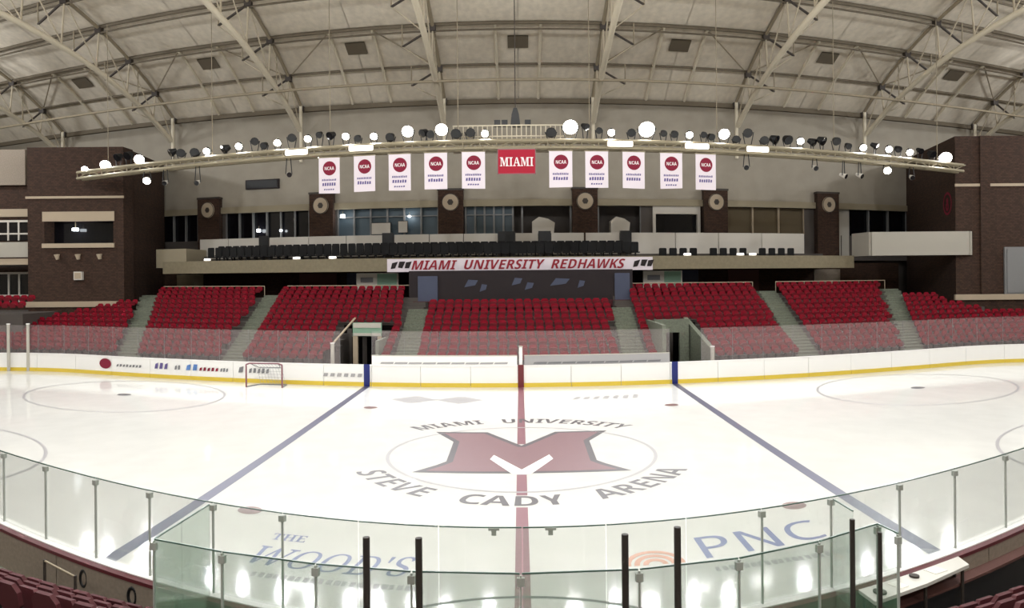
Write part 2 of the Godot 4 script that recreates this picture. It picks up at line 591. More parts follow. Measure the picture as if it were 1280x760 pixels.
	for c in [-4.85, -2.75]:
		lay_polygon(mb, PackedVector2Array([Vector2(c - 1.1, 34.1), Vector2(c, 35.2), Vector2(c + 1.1, 34.1), Vector2(c, 33.0)]), flat)
	tag(obj("ice_advert", mb, M.mark_pale, ice), "pair of pale diamonds painted on the ice before the far boards")
	mb = MB.new()
	for k in 7:
		mb.quad(plan(2.3 + 0.45 * k, 34.0, 0.004), plan(2.5 + 0.45 * k, 34.7 + 0.05 * k, 0.004), plan(2.75 + 0.45 * k, 34.7 + 0.05 * k, 0.004), plan(2.55 + 0.45 * k, 34.0, 0.004))
	obj("small_print", mb, M.mark_pale, ice)

# ------------------------------------------------------------------ rink surround
func edge_pts(off: float, s0: float, s1: float, h: float, step := 0.6) -> Array:
	var n := maxi(1, ceili(absf(s1 - s0) / step))
	var o := []
	for i in n + 1:
		var p := far_edge(off, lerpf(s0, s1, float(i) / n))
		o.append(plan(p.x, p.y, h))
	return o

func box_profile(a: float, b: float, lo: float, hi: float) -> Array:
	return [Vector2(a, lo), Vector2(a, hi), Vector2(b, hi), Vector2(b, lo)]

func far_boards() -> void:
	var t := thing("rink_boards", "white dasher boards with a yellow kick strip along the far side of the ice", "rink boards")
	var s := -37.8
	while s < 37.7:
		var mb := MB.new()
		mb.sweep(edge_pts(0, s + 0.012, s + 2.508, 0), box_profile(0.0, 0.12, 0.0, 1.04))
		obj("board_panel", mb, M.board_white, t)
		mb = MB.new()
		mb.sweep(edge_pts(0, s + 0.012, s + 2.508, 0), box_profile(-0.025, 0.0, 0.0, 0.21))
		tag(obj("kick_plate", mb, M.kick_yellow, t), "yellow kick strip")
		s += 2.52
	var mb := MB.new()
	mb.sweep(edge_pts(0, -37.8, 37.8, 0), box_profile(-0.03, 0.16, 1.04, 1.1))
	obj("cap_rail", mb, M.board_white, t)
	for q in [[-7.8, M.post_blue, "blue line carried up the boards"], [7.8, M.post_blue, "blue line carried up the boards"], [0.0, M.post_red, "red line carried up the boards"]]:
		mb = MB.new()
		mb.sweep(edge_pts(0, q[0] - 0.15, q[0] + 0.15, 0), box_profile(-0.04, 0.0, 0.0, 1.12))
		tag(obj("line_stripe", mb, q[1], t), q[2])
	# printed adverts on the left stretch
	var ad := func(s0: float, h0: float) -> Callable:
		return func(lx: float, ly: float) -> Vector3:
			var p := far_edge(-0.045, s0 + lx)
			return plan(p.x, p.y, h0 + ly)
	var disc := MB.new()
	var oval := PackedVector2Array()
	for k in 20: oval.append(Vector2(0.4 * cos(TAU * k / 20), 0.3 * sin(TAU * k / 20)))
	lay_polygon(disc, oval, ad.call(-23.1, 0.66))
	tag(obj("board_advert", disc, M.crest_red, t), "round dark red logo")
	for q in [[-21.5, 1.7, M.print_grey, 0.15, 8], [-19.4, 0.9, M.print_blue, 0.34, 3], [-18.4, 0.4, M.print_grey, 0.25, 2], [-17.5, 0.8, M.print_light_blue, 0.34, 2], [-16.5, 1.2, M.crest_red, 0.2, 5], [-15.6, 0.5, M.print_grey, 0.2, 3], [-14.6, 0.4, M.print_grey, 0.34, 1], [-13.6, 1.2, M.print_grey, 0.26, 5]]:
		mb = MB.new()
		var f: Callable = ad.call(q[0], 0.52)
		for k in q[4]:
			var w: float = q[1] / q[4]
			lay_polygon(mb, PackedVector2Array([Vector2(w * k - q[1] / 2, 0), Vector2(w * k - q[1] / 2 + w * 0.18, q[3] * (0.8 + 0.2 * (k % 2))), Vector2(w * k - q[1] / 2 + w * 0.75, q[3]), Vector2(w * k - q[1] / 2 + w * 0.62, 0.02)]), f)
		obj("board_lettering", mb, q[2], t)
	mb = MB.new()
	for k in 6:
		lay_polygon(mb, PackedVector2Array([Vector2(0.36 * k, 0.05), Vector2(0.36 * k + 0.05, 0.22), Vector2(0.36 * k + 0.26, 0.22), Vector2(0.36 * k + 0.22, 0.05)]), ad.call(-10.1, 0.42))
	obj("board_lettering", mb, M.mark_pale, t)
	# low screens over the boards in front of the far benches
	for q in [[-7.55, -0.18, M.board_white, "low white bench screen on the far boards left of the red line"], [0.18, 7.55, M.mark_pale, "low grey bench screen on the far boards right of the red line"]]:
		var b := thing("bench_screen", q[3], "screen", Vector3.ZERO, 0.0, "low screens on the far boards")
		mb = MB.new()
		mb.sweep(strip(q[0], q[1], 38.02, 0), box_profile(0, 0.05, 1.1, 1.56))
		obj("panel", mb, q[2], b)
		mb = MB.new()
		mb.sweep(strip(q[0], q[1], 38.0, 0), box_profile(0, 0.09, 1.56, 1.6))
		obj("rail", mb, M.frame_pale, b)
		mb = MB.new()
		for k in 9:
			var x: float = lerpf(q[0] + 0.8, q[1] - 0.8, k / 8.0)
			lay_polygon(mb, PackedVector2Array([Vector2(x - 0.36, 1.16), Vector2(x - 0.3, 1.24), Vector2(x + 0.34, 1.25), Vector2(x + 0.3, 1.16)]), func(lx: float, ly: float) -> Vector3: return plan(lx, 38.0, ly))
		obj("print", mb, M.mark_pale if q[0] < 0 else M.print_grey, b)
	var p := thing("white_post", "short white post standing on the far boards at the red line", "post")
	mb = MB.new()
	mb.tube(plan(0, 38.06, 1.1), plan(0, 38.06, 2.0), 0.09, 8)
	obj("post", mb, M.board_white, p)
	mb = MB.new()
	mb.tube(plan(0, 38.06, 2.0), plan(0, 38.06, 2.05), 0.11, 8)
	obj("cap", mb, M.frame_pale, p)
	# glass over the far boards
	t = thing("rink_glass", "tall clear glass panes above the far dasher boards", "glass")
	s = -37.8
	while s < 37.7:
		mb = MB.new()
		mb.sweep(edge_pts(0.13, s + 0.015, s + 1.665, 0, 0.8), box_profile(0, 0.012, 1.1, 2.8))
		if absf(absf(s + 0.84) - 8.9) > 1.0: obj("glass_pane", mb, M.glass_far, t)      # open at the two entrances
		var q := far_edge(0.14, s)
		mb = MB.new()
		mb.box(plan(q.x, q.y, 1.95), Vector3(0.012, 1.72, 0.02), Basis(Vector3.UP, yaw_at(q.x, q.y)))
		obj("glass_post", mb, M.frame_grey, t)
		s += 1.68

func near_pts(x0: float, x1: float, off := 0.0, h := 0.0, step := 0.4) -> Array:
	var n := maxi(1, ceili(absf(x1 - x0) / step))
	var o := []
	for i in n + 1:
		var x := lerpf(x0, x1, float(i) / n)
		o.append(plan(x, near_v(x) + off, h))
	return o

func near_boards() -> void:
	var t := thing("rink_boards", "grey backed dasher boards with a maroon cap along the near side of the ice", "rink boards")
	var x := -31.2
	while x < 31.1:
		var inside: bool = absf(x + 1.2) < 4.4
		var mb := MB.new()
		mb.sweep(near_pts(x + 0.01, x + 2.39), box_profile(-0.14, -0.03, 0.1, 1.0))
		obj("back_panel", mb, M.bench_brown if inside else M.board_back, t)
		mb = MB.new()
		mb.sweep(near_pts(x + 0.01, x + 2.39), box_profile(-0.03, 0.06, 0.0, 1.0))
		obj("board_panel", mb, M.board_white, t)
		x += 2.4
	var mb := MB.new()
	mb.sweep(near_pts(-31.2, 31.2), [Vector2(-0.15, 1.0), Vector2(-0.145, 1.05), Vector2(-0.07, 1.07), Vector2(-0.07, 1.0)])
	tag(obj("cap_rail", mb, M.cap_maroon, t), "maroon cap")
	mb = MB.new()
	mb.sweep(near_pts(-31.2, 31.2), box_profile(-0.07, 0.1, 1.0, 1.085))
	obj("ledge", mb, M.board_white, t)
	# glass of the boards
	t = thing("rink_glass", "long row of clear panes standing on the near dasher boards", "glass")
	var xs := [-12.4, -11.3, -10.1, -8.9, -7.7, -6.5, -5.4, -4.28, -3.2, -2.13, -1.07, 0.0, 1.07, 2.13, 3.2, 4.28, 5.5, 6.65, 7.9, 9.1, 10.3, 11.4, 12.5]
	for i in xs.size():
		if i < xs.size() - 1:
			mb = MB.new()
			mb.sweep(near_pts(xs[i] + 0.008, xs[i + 1] - 0.008, 0.04), box_profile(0, 0.012, 1.09, 2.36))
			var pane := obj("glass_pane", mb, M.glass_near, t)
			mb = MB.new()
			mb.sweep(near_pts(xs[i] + 0.008, xs[i + 1] - 0.008, 0.04), box_profile(-0.003, 0.015, 2.36, 2.375))
			obj("glass_edge", mb, M.glass_edge, pane)
		if absf(xs[i]) > 3.0:
			var at := plan(xs[i], near_v(xs[i]) + 0.03, 0)
			var turn := Basis(Vector3.UP, yaw_at(xs[i], near_v(xs[i])))
			mb = MB.new()
			mb.box(at + Vector3.UP * 1.7, Vector3(0.019, 1.24, 0.03), turn)
			var post := obj("glass_post", mb, M.bracket_grey, t)
			mb = MB.new()
			mb.box(at + Vector3.UP * 2.3, Vector3(0.085, 0.08, 0.06), turn)
			obj("bracket", mb, M.bracket_grey, post)
	for cx in [-0.36, 0.36]:
		mb = MB.new()
		var at := plan(cx, near_v(cx) + 0.04, 0)
		mb.box(at + Vector3.UP * 2.35, Vector3(0.14, 0.03, 0.04))
		mb.box(at + Vector3.UP * 2.305, Vector3(0.06, 0.07, 0.03))
		obj("clamp", mb, M.bracket_grey, t)
	# glass round the near bench
	t = thing("bench_glass", "lower green tinted glass walling the players bench behind the near boards", "glass")
	var run := [Vector2(-4.3, 9.86), Vector2(-4.33, 9.0), Vector2(-4.35, 8.26), Vector2(-3.42, 8.2), Vector2(-2.28, 8.17), Vector2(-1.2, 8.15), Vector2(-0.02, 8.15), Vector2(1.26, 8.15), Vector2(2.4, 8.2), Vector2(3.45, 8.38), Vector2(4.36, 8.64), Vector2(4.42, 8.2)]
	for i in run.size() - 1:
		var a: Vector2 = run[i]; var b: Vector2 = run[i + 1]
		mb = MB.new()
		var pa := plan(a.x, a.y, 0); var pb := plan(b.x, b.y, 0)
		wall_piece(mb, pa.lerp(pb, 0.01), pa.lerp(pb, 0.99), 0.9, 2.36, 0.014)
		var pane := obj("glass_pane", mb, M.glass_bench, t)
		mb = MB.new()
		wall_piece(mb, pa.lerp(pb, 0.01), pa.lerp(pb, 0.99), 2.36, 2.376, 0.02)
		obj("glass_edge", mb, M.glass_edge, pane)
	for i in range(1, run.size()):
		if i == 1: continue
		var q: Vector2 = run[i]
		mb = MB.new()
		mb.box(plan(q.x, q.y, 1.6), Vector3(0.018, 1.5, 0.03), Basis(Vector3.UP, yaw_at(q.x, q.y)))
		var post := obj("glass_post", mb, M.bracket_grey, t)
		mb = MB.new()
		mb.box(plan(q.x, q.y, 2.28), Vector3(0.08, 0.09, 0.05), Basis(Vector3.UP, yaw_at(q.x, q.y)))
		obj("bracket", mb, M.bracket_grey, post)
	t = thing("gate_glass", "narrow return pane between the near boards and the tall black post on the right", "glass")
	mb = MB.new()
	wall_piece(mb, plan(4.28, 9.86, 0), plan(4.3, 9.25, 0), 1.05, 2.36, 0.014)
	obj("glass_pane", mb, M.glass_near, t)
	mb = MB.new()
	wall_piece(mb, plan(4.28, 9.86, 0), plan(4.3, 9.25, 0), 2.36, 2.376, 0.02)
	obj("glass_edge", mb, M.glass_edge, t)
	# black posts behind the bench
	var k := 0
	for q in [[-1.67, 8.02, 2.76, 0.038, "outer of the two black posts behind the bench on the left of the red line"], [-1.1, 8.02, 2.78, 0.038, "inner of the two black posts behind the bench on the left of the red line"],
			[1.09, 8.02, 2.8, 0.038, "inner of the two black posts behind the bench on the right of the red line"], [1.66, 8.02, 2.84, 0.038, "outer of the two black posts behind the bench on the right of the red line"],
			[3.78, 8.15, 2.65, 0.03, "taller slim black post beside the white table"], [4.17, 8.2, 2.42, 0.026, "shorter slim black post in front of the white table"]]:
		var b := thing("bench_post", q[4], "post", Vector3.ZERO, 0.0, "black posts behind the near bench")
		mb = MB.new()
		mb.tube(plan(q[0], q[1], -0.05), plan(q[0], q[1], q[2]), q[3], 10)
		obj("post", mb, M.post_dark, b)
		mb = MB.new()
		mb.tube(plan(q[0], q[1], -0.05), plan(q[0], q[1], 0.02), q[3] * 2.2, 10)
		obj("base_plate", mb, M.black, b)
		k += 1
	# the bench
	t = thing("players_bench", "long maroon players bench behind the near boards", "bench")
	slab_obj("seat", M.seat_maroon, t, -3.9, 3.9, 8.8, 9.2, 0.75, 0.82)
	for q in [-3.6, -1.8, 0.0, 1.8, 3.6]:
		slab_obj("leg", M.dark_steel, t, q - 0.04, q + 0.04, 8.85, 9.15, -0.05, 0.75)
	# scorer's table
	t = thing("scorer_table", "white table top with small papers against the near boards beside the bench", "table")
	mb = MB.new()
	var tp := []
	for e in [[4.66, 9.32], [4.62, 9.92], [5.6, 10.0], [6.55, 10.2], [6.5, 9.76], [5.6, 9.5]]: tp.append(plan(e[0], e[1], 1.05))
	for lift in [0.0, -0.05]:
		var u: Vector3 = Vector3.UP * lift
		mb.quad(tp[0] + u, tp[1] + u, tp[2] + u, tp[5] + u); mb.quad(tp[5] + u, tp[2] + u, tp[3] + u, tp[4] + u)
	for i in 6: mb.quad(tp[i], tp[(i + 1) % 6], tp[(i + 1) % 6] + Vector3.DOWN * 0.05, tp[i] + Vector3.DOWN * 0.05)
	obj("table_top", mb, M.table_white, t)
	for q in [[4.72, 9.4], [4.72, 9.8], [5.6, 9.56], [6.4, 9.8], [6.45, 10.1]]:
		mb = MB.new()
		mb.tube(plan(q[0], q[1], -0.05), plan(q[0], q[1], 1.0), 0.025)
		obj("leg", mb, M.dark_steel, t)
	for q in [[4.85, 9.55, 0.09, "dark round puck on the end of the white table near the black posts"], [5.55, 9.8, 0.07, "dark round puck at the middle of the white table"]]:
		mb = MB.new()
		mb.tube(plan(q[0], q[1], 1.05), plan(q[0], q[1], 1.08), q[2], 12)
		tag(obj("puck", mb, M.dark_steel), q[3], "puck")
	for q in [[5.95, 9.85, 0.3, "larger sheet of paper near the far end of the white table"], [5.2, 9.66, 0.2, "smaller sheet of paper at the middle of the white table"]]:
		mb = MB.new()
		mb.box(plan(q[0], q[1], 1.054), Vector3(q[2], 0.006, 0.2), Basis(Vector3.UP, 0.5))
		tag(obj("paper_sheet", mb, M.paper), q[3], "paper")
	# skirt under the right stretch of the boards and the walkway
	mb = MB.new()
	mb.sweep(near_pts(5.0, 14.0, -0.32), box_profile(-0.06, 0.0, -0.05, 0.72))
	tag(obj("wall_skirt", mb, M.black), "", "", "", "structure")
	mb = MB.new()
	mb.sweep(near_pts(5.0, 14.0, -0.32), box_profile(-0.1, 0.12, 0.72, 0.76))
	tag(obj("trim_skirt", mb, M.bench_brown), "", "", "", "structure")
	mb = MB.new()
	mb.sweep(near_pts(-13.0, -4.9, -0.3), box_profile(-0.1, 0.1, -0.05, 0.36))
	tag(obj("trim_curb", mb, M.concrete), "", "", "", "structure")

# ------------------------------------------------------------------ far stands
func tread(i: int) -> float:
	return 0.8 + 0.283 * i

func row_spans(i: int) -> Array:
	if i <= 5: return [[-37.0, -10.4], [-7.5, 7.5], [10.4, 37.0]]
	if i <= 9: return [[-37.0, 31.5]]
	return [[-25.8, -6.1], [6.1, 27.0]]

func aisles(i: int) -> Array:
	return [-22.6 - 0.32 * i, -15.9 - 0.083 * i, -6.15 - 0.03 * i, 6.1 + 0.03 * i, 15.9 + 0.083 * i, 22.6 + 0.32 * i]

func stands() -> void:
	var root := Node3D.new()
	root.name = "floor_terrace"
	add_child(root)
	tag(root, "stepped concrete terraces of the far stand", "", "", "structure")
	for i in 13:
		for sp in row_spans(i):
			var mb := MB.new()
			mb.sweep(edge_pts(1.35 + 0.85 * i, sp[0], sp[1], 0, 1.0), box_profile(0, 0.86, -0.05, tread(i)))
			obj("terrace_step", mb, M.dark_concrete, root)
	var mb := MB.new()
	mb.sweep(strip(-28, 30, 50.2, 0), box_profile(0, 8.0, -0.05, 3.9))
	obj("concourse_slab", mb, M.dark_concrete, root)
	var names := ["leftmost grey concrete stair, before the left brick tower", "second grey concrete stair from the left, past the leftmost", "grey concrete stair on the left of the centre seats", "grey concrete stair on the right of the centre seats", "second grey concrete stair from the right", "rightmost grey concrete stair, before the right brick tower"]
	for k in 6:
		var t := thing("aisle_stair", names[k], "stairs", Vector3.ZERO, 0.0, "stairs through the far seats")
		for i in (10 if k in [2, 3] else 13):
			var s: float = aisles(i)[k]
			mb = MB.new()
			mb.sweep(edge_pts(1.33 + 0.85 * i, s - 0.62, s + 0.62, 0, 0.62), box_profile(0, 0.43, tread(i) - 0.2, tread(i) + 0.03))
			mb.sweep(edge_pts(1.76 + 0.85 * i, s - 0.62, s + 0.62, 0, 0.62), box_profile(0, 0.44, tread(i) - 0.2, tread(i) + 0.17))
			obj("step", mb, M.concrete, t)
	# the two entrances through the seats
	var t := thing("entrance_portal", "concrete entrance with a pale header sign in the seats left of centre", "entrance")
	slab_obj("side_wall", M.concrete, t, -7.62, -7.45, 39.4, 44.6, -0.05, 2.2)
	slab_obj("side_wall", M.interior_shade, t, -10.5, -10.4, 39.4, 44.6, -0.05, 1.6)
	slab_obj("shaded_floor", M.interior_shade, t, -10.4, -7.6, 39.4, 44.4, -0.05, 0.0)
	slab_obj("back_wall", M.interior_shade, t, -10.5, -7.45, 44.45, 44.6, -0.05, 2.7)
	slab_obj("ceiling_slab", M.dark_concrete, t, -9.5, -7.5, 42.0, 44.6, 2.2, 2.4)
	var hd := slab_obj("header_sign", M.sign_green, t, -9.4, -7.75, 41.9, 42.05, 2.25, 3.0)
	slab_obj("sign_face", M.frame_pale, hd, -9.36, -7.79, 41.86, 41.9, 2.72, 2.98)
	slab_obj("sign_face", M.frame_pale, hd, -9.36, -7.79, 41.86, 41.9, 2.27, 2.42)
	slab_obj("door_frame", M.stone, t, -9.4, -9.12, 41.9, 42.1, -0.05, 2.25)
	slab_obj("door_frame", M.stone, t, -7.98, -7.75, 41.9, 42.1, -0.05, 2.25)
	mb = MB.new()
	mb.tube(plan(-10.1, 40.2, 2.0), plan(-9.5, 43.0, 3.2), 0.06, 6)
	mb.tube(plan(-10.1, 40.2, 0.9), plan(-10.1, 40.2, 2.0), 0.05, 6)
	obj("handrail", mb, M.stone, t)
	t = thing("entrance_portal", "concrete entrance with a sloping side wall in the seats right of centre", "entrance")
	slab_obj("side_wall", M.concrete, t, 7.45, 7.65, 39.4, 44.6, -0.05, 2.9)
	mb = MB.new()
	for v in [0.0, 0.25]:
		mb.quad(plan(10.2 + v, 40.0, -0.05), plan(10.2 + v, 40.0, 1.55), plan(9.5 + v, 43.6, 3.05), plan(9.5 + v, 43.6, -0.05))
	mb.quad(plan(10.2, 40.0, 1.55), plan(9.5, 43.6, 3.05), plan(9.75, 43.6, 3.05), plan(10.45, 40.0, 1.55))
	mb.quad(plan(10.2, 40.0, -0.05), plan(10.45, 40.0, -0.05), plan(10.45, 40.0, 1.55), plan(10.2, 40.0, 1.55))
	obj("sloping_wall", mb, M.concrete, t)
	slab_obj("shaded_floor", M.interior_shade, t, 7.6, 10.2, 39.4, 44.4, -0.05, 0.0)
	slab_obj("back_wall", M.interior_shade, t, 7.5, 10.4, 44.45, 44.6, -0.05, 2.7)
	slab_obj("lintel", M.concrete, t, 7.6, 9.6, 42.6, 42.9, 2.25, 3.0)
	slab_obj("door_frame", M.concrete, t, 7.6, 8.25, 42.6, 42.9, -0.05, 2.25)
	slab_obj("door_frame", M.concrete, t, 9.05, 9.6, 42.6, 42.9, -0.05, 2.25)
	for q in [[-9.78, "white post standing at the left entrance in the far seats"], [9.98, "white post standing at the right entrance in the far seats"]]:
		var p := thing("gate_post", q[1], "post")
		mb = MB.new()
		mb.tube(plan(q[0], 38.7, -0.05), plan(q[0], 38.7, 2.1 if q[0] < 0 else 1.75), 0.1, 8)
		obj("post", mb, M.frame_pale, p)
		mb = MB.new()
		mb.tube(plan(q[0], 38.7, 2.1 if q[0] < 0 else 1.75), plan(q[0], 38.7, 2.15 if q[0] < 0 else 1.8), 0.12, 8)
		obj("cap", mb, M.board_white, p)
	# rails along the back of the top rows
	for q in [[-25.5, -17.6, "pale rail behind the top row of the second seat block from the left"], [-15.9, -7.2, "pale rail behind the top row left of the centre seats"], [7.2, 15.9, "pale rail behind the top row right of the centre seats"], [17.6, 26.2, "pale rail behind the top row of the second seat block from the right"]]:
		var r := thing("back_rail", q[2], "rail", Vector3.ZERO, 0.0, "rails behind the top row")
		mb = MB.new()
		mb.pipe(strip(q[0], q[1], 50.35, 5.0), 0.035, 5)
		obj("top_rail", mb, M.stone, r)
		for k in 5:
			var px := lerpf(q[0], q[1], k / 4.0)
			mb = MB.new()
			mb.tube(plan(px, 50.35, 3.9), plan(px, 50.35, 5.0), 0.03, 5)
			obj("post", mb, M.stone, r)

# ------------------------------------------------------------------ towers, wall, balcony
func poly_block(mb: MB, pts: Array, h0: float, h1: float) -> void:      # pts: (x, z) in the hall's own axes
	var n := pts.size()
	for i in n:
		var a: Vector2 = pts[i]; var b: Vector2 = pts[(i + 1) % n]
		mb.quad(raw(a.x, a.y, h0), raw(a.x, a.y, h1), raw(b.x, b.y, h1), raw(b.x, b.y, h0))
	for i in range(1, n - 1):
		mb.tri(raw(pts[0].x, pts[0].y, h1), raw(pts[i].x, pts[i].y, h1), raw(pts[i + 1].x, pts[i + 1].y, h1))

func structure(called: String) -> Node3D:
	var o := Node3D.new()
	o.name = called
	add_child(o)
	o.set_meta("kind", "structure")
	return o

func towers() -> void:
	var t := structure("wall_left_tower")
	tag(t, "dark brick corner tower on the left with a wide recessed opening")
	var mb := MB.new()
	poly_block(mb, [Vector2(-35.6, 56.4), Vector2(-28.86, 56.4), Vector2(-29.9, 64), Vector2(-35.6, 64)], -0.05, 15.17)
	obj("core", mb, M.brick, t)
	block_obj("front", M.brick, t, -35.6, -28.66, 55, 56.4, -0.05, 8.0)
	block_obj("front", M.brick, t, -35.6, -28.66, 55, 56.4, 9.85, 15.17)
	block_obj("front", M.brick, t, -35.6, -34.4, 55, 56.4, 8.0, 9.85)
	block_obj("front", M.brick, t, -29.4, -28.66, 55, 56.4, 8.0, 9.85)
	block_obj("lintel", M.stone, t, -34.5, -29.3, 54.93, 55, 9.8, 10.5)
	block_obj("sill", M.stone, t, -34.5, -29.3, 54.85, 55.1, 7.88, 8.2)
	block_obj("stone_band", M.stone, t, -35.7, -28.6, 54.92, 55, 11.45, 11.62)
	block_obj("stone_band", M.stone, t, -35.7, -28.6, 54.85, 55, 3.6, 4.0)
	block_obj("opening_back", M.window_dark, t, -34.4, -29.4, 56.2, 56.38, 8.0, 9.85)
	for q in [[-33.4, "left one of three small pale sconces on the left brick tower"], [-31.9, "middle one of three small pale sconces on the left brick tower"], [-30.35, "right one of three small pale sconces on the left brick tower"]]:
		var s := thing("wall_sconce", q[1], "sconce", raw(q[0], 54.96, 7.2), 0.0, "sconces on the left tower")
		mb = MB.new()
		mb.tube(Vector3(0, -0.16, 0.06), Vector3(0, 0.2, 0.12), 0.1, 8, 0.2)
		obj("shade", mb, M.stone, s)
		mb = MB.new()
		mb.box(Vector3(0, 0, 0), Vector3(0.2, 0.3, 0.06))
		obj("back_plate", mb, M.stone, s)
	var b := thing("wall_box", "small pale square box on the left brick tower below the sconces", "box", raw(-31.85, 54.85, 5.85))
	mb = MB.new(); mb.box(Vector3.ZERO, Vector3(0.6, 0.6, 0.24)); obj("case", mb, M.parapet, b)
	mb = MB.new(); mb.box(Vector3(0, 0, 0.13), Vector3(0.44, 0.44, 0.03)); obj("cover", mb, M.stone, b)
	b = thing("opening_lamp", "small bright lamp inside the opening of the left brick tower", "lamp", raw(-32.55, 55.7, 9.25))
	mb = MB.new(); mb.tube(Vector3(0, -0.1, 0), Vector3(0, 0.1, 0), 0.22, 10); obj("bulb", mb, M.lamp_suite, b)
	mb = MB.new(); mb.tube(Vector3(0, 0.1, 0), Vector3(0, 0.6, 0), 0.03, 6); obj("stem", mb, M.steel, b)
	var om := OmniLight3D.new(); om.name = "lamp_light"; om.light_energy = 0.12; om.omni_range = 30; om.omni_attenuation = 2.0; om.shadow_enabled = true; om.light_size = 0.1; b.add_child(om)
	# far left return wall
	t = structure("wall_left_return")
	tag(t, "brick wall with white framed windows left of the left tower")
	block_obj("brickwork", M.brick, t, -48, -35.5, 58, 58.4, -0.05, 12.8)
	block_obj("upper_panel", M.board_back, t, -48, -37.5, 57.7, 58, 12.8, 15.5)
	block_obj("stone_band", M.stone, t, -48, -36.8, 57.85, 58, 10.4, 11.0)
	for q in [[8.6, 10.15, 3], [3.9, 6.2, 3]]:
		block_obj("window_glass", M.window_dark, t, -41, -37.3, 57.93, 58, q[0], q[1])
		for k in 5: block_obj("mullion", M.parapet, t, -40.6 + 0.8 * k, -40.48 + 0.8 * k, 57.85, 57.95, q[0], q[1])
		block_obj("window_rail", M.parapet, t, -41, -37.3, 57.84, 57.95, q[1] - 0.16, q[1])
		block_obj("window_rail", M.parapet, t, -41, -37.3, 57.84, 57.95, q[0] + 0.45, q[0] + 0.57)
	b = thing("corner_balcony", "small white balcony box left of the left brick tower", "balcony")
	block_obj("upper_panel", M.box_white, b, -42, -35.65, 55.3, 55.5, 7.25, 8.35)
	block_obj("lower_panel", M.stone, b, -42, -35.65, 55.4, 55.6, 6.7, 7.15)
	block_obj("deck", M.dark_concrete, b, -42, -35.65, 55.6, 57.8, 6.6, 6.8)
	# right tower
	t = structure("wall_right_tower")
	tag(t, "dark brick corner tower on the right")
	mb = MB.new()
	poly_block(mb, [Vector2(31.55, 55), Vector2(44, 55), Vector2(44, 66), Vector2(33.6, 66)], -0.05, 15.4)
	obj("brickwork", mb, M.brick, t)
	block_obj("stone_band", M.stone, t, 31.5, 44, 54.92, 55, 11.75, 11.95)
	block_obj("stone_band", M.stone, t, 31.4, 44, 54.8, 55, 3.55, 3.95)
	block_obj("corner_pilaster", M.brick, t, 33.3, 34.0, 54.85, 55, 3.95, 15.4)
	b = thing("wall_panel", "grey panel door set in the front of the right brick tower", "panel")
	block_obj("frame", M.frame_grey, b, 35.0, 38.4, 54.86, 54.99, 3.95, 7.35)
	block_obj("face", M.frame_grey, b, 35.15, 38.3, 54.8, 54.86, 4.05, 7.2)
	# crest on the tower's side
	var d := (raw(33.6, 66, 0) - raw(31.55, 55, 0)).normalized()
	var nrm := Vector3(-absf(d.z), 0, absf(d.x) * signf(d.x)).normalized()
	var at := raw(31.55 + 2.05 * 0.13, 55 + 11 * 0.13, 10.65) + nrm * 0.05
	b = thing("wall_crest", "faint red ring crest on the side of the right brick tower", "crest")
	var ux := d * 4.2; var uy := Vector3.UP
	mb = MB.new(); dot_on(mb, at, d, uy, 0.68, 0.86, 24); obj("ring", mb, M.crest_red, b)
	mb = MB.new(); dot_on(mb, at + nrm * 0.01 + uy * 0.2, d, uy, 0.0, 0.22, 12); dot_on(mb, at + nrm * 0.01 - uy * 0.24, d, uy, 0.1, 0.32, 12); obj("emblem", mb, M.crest_red, b)

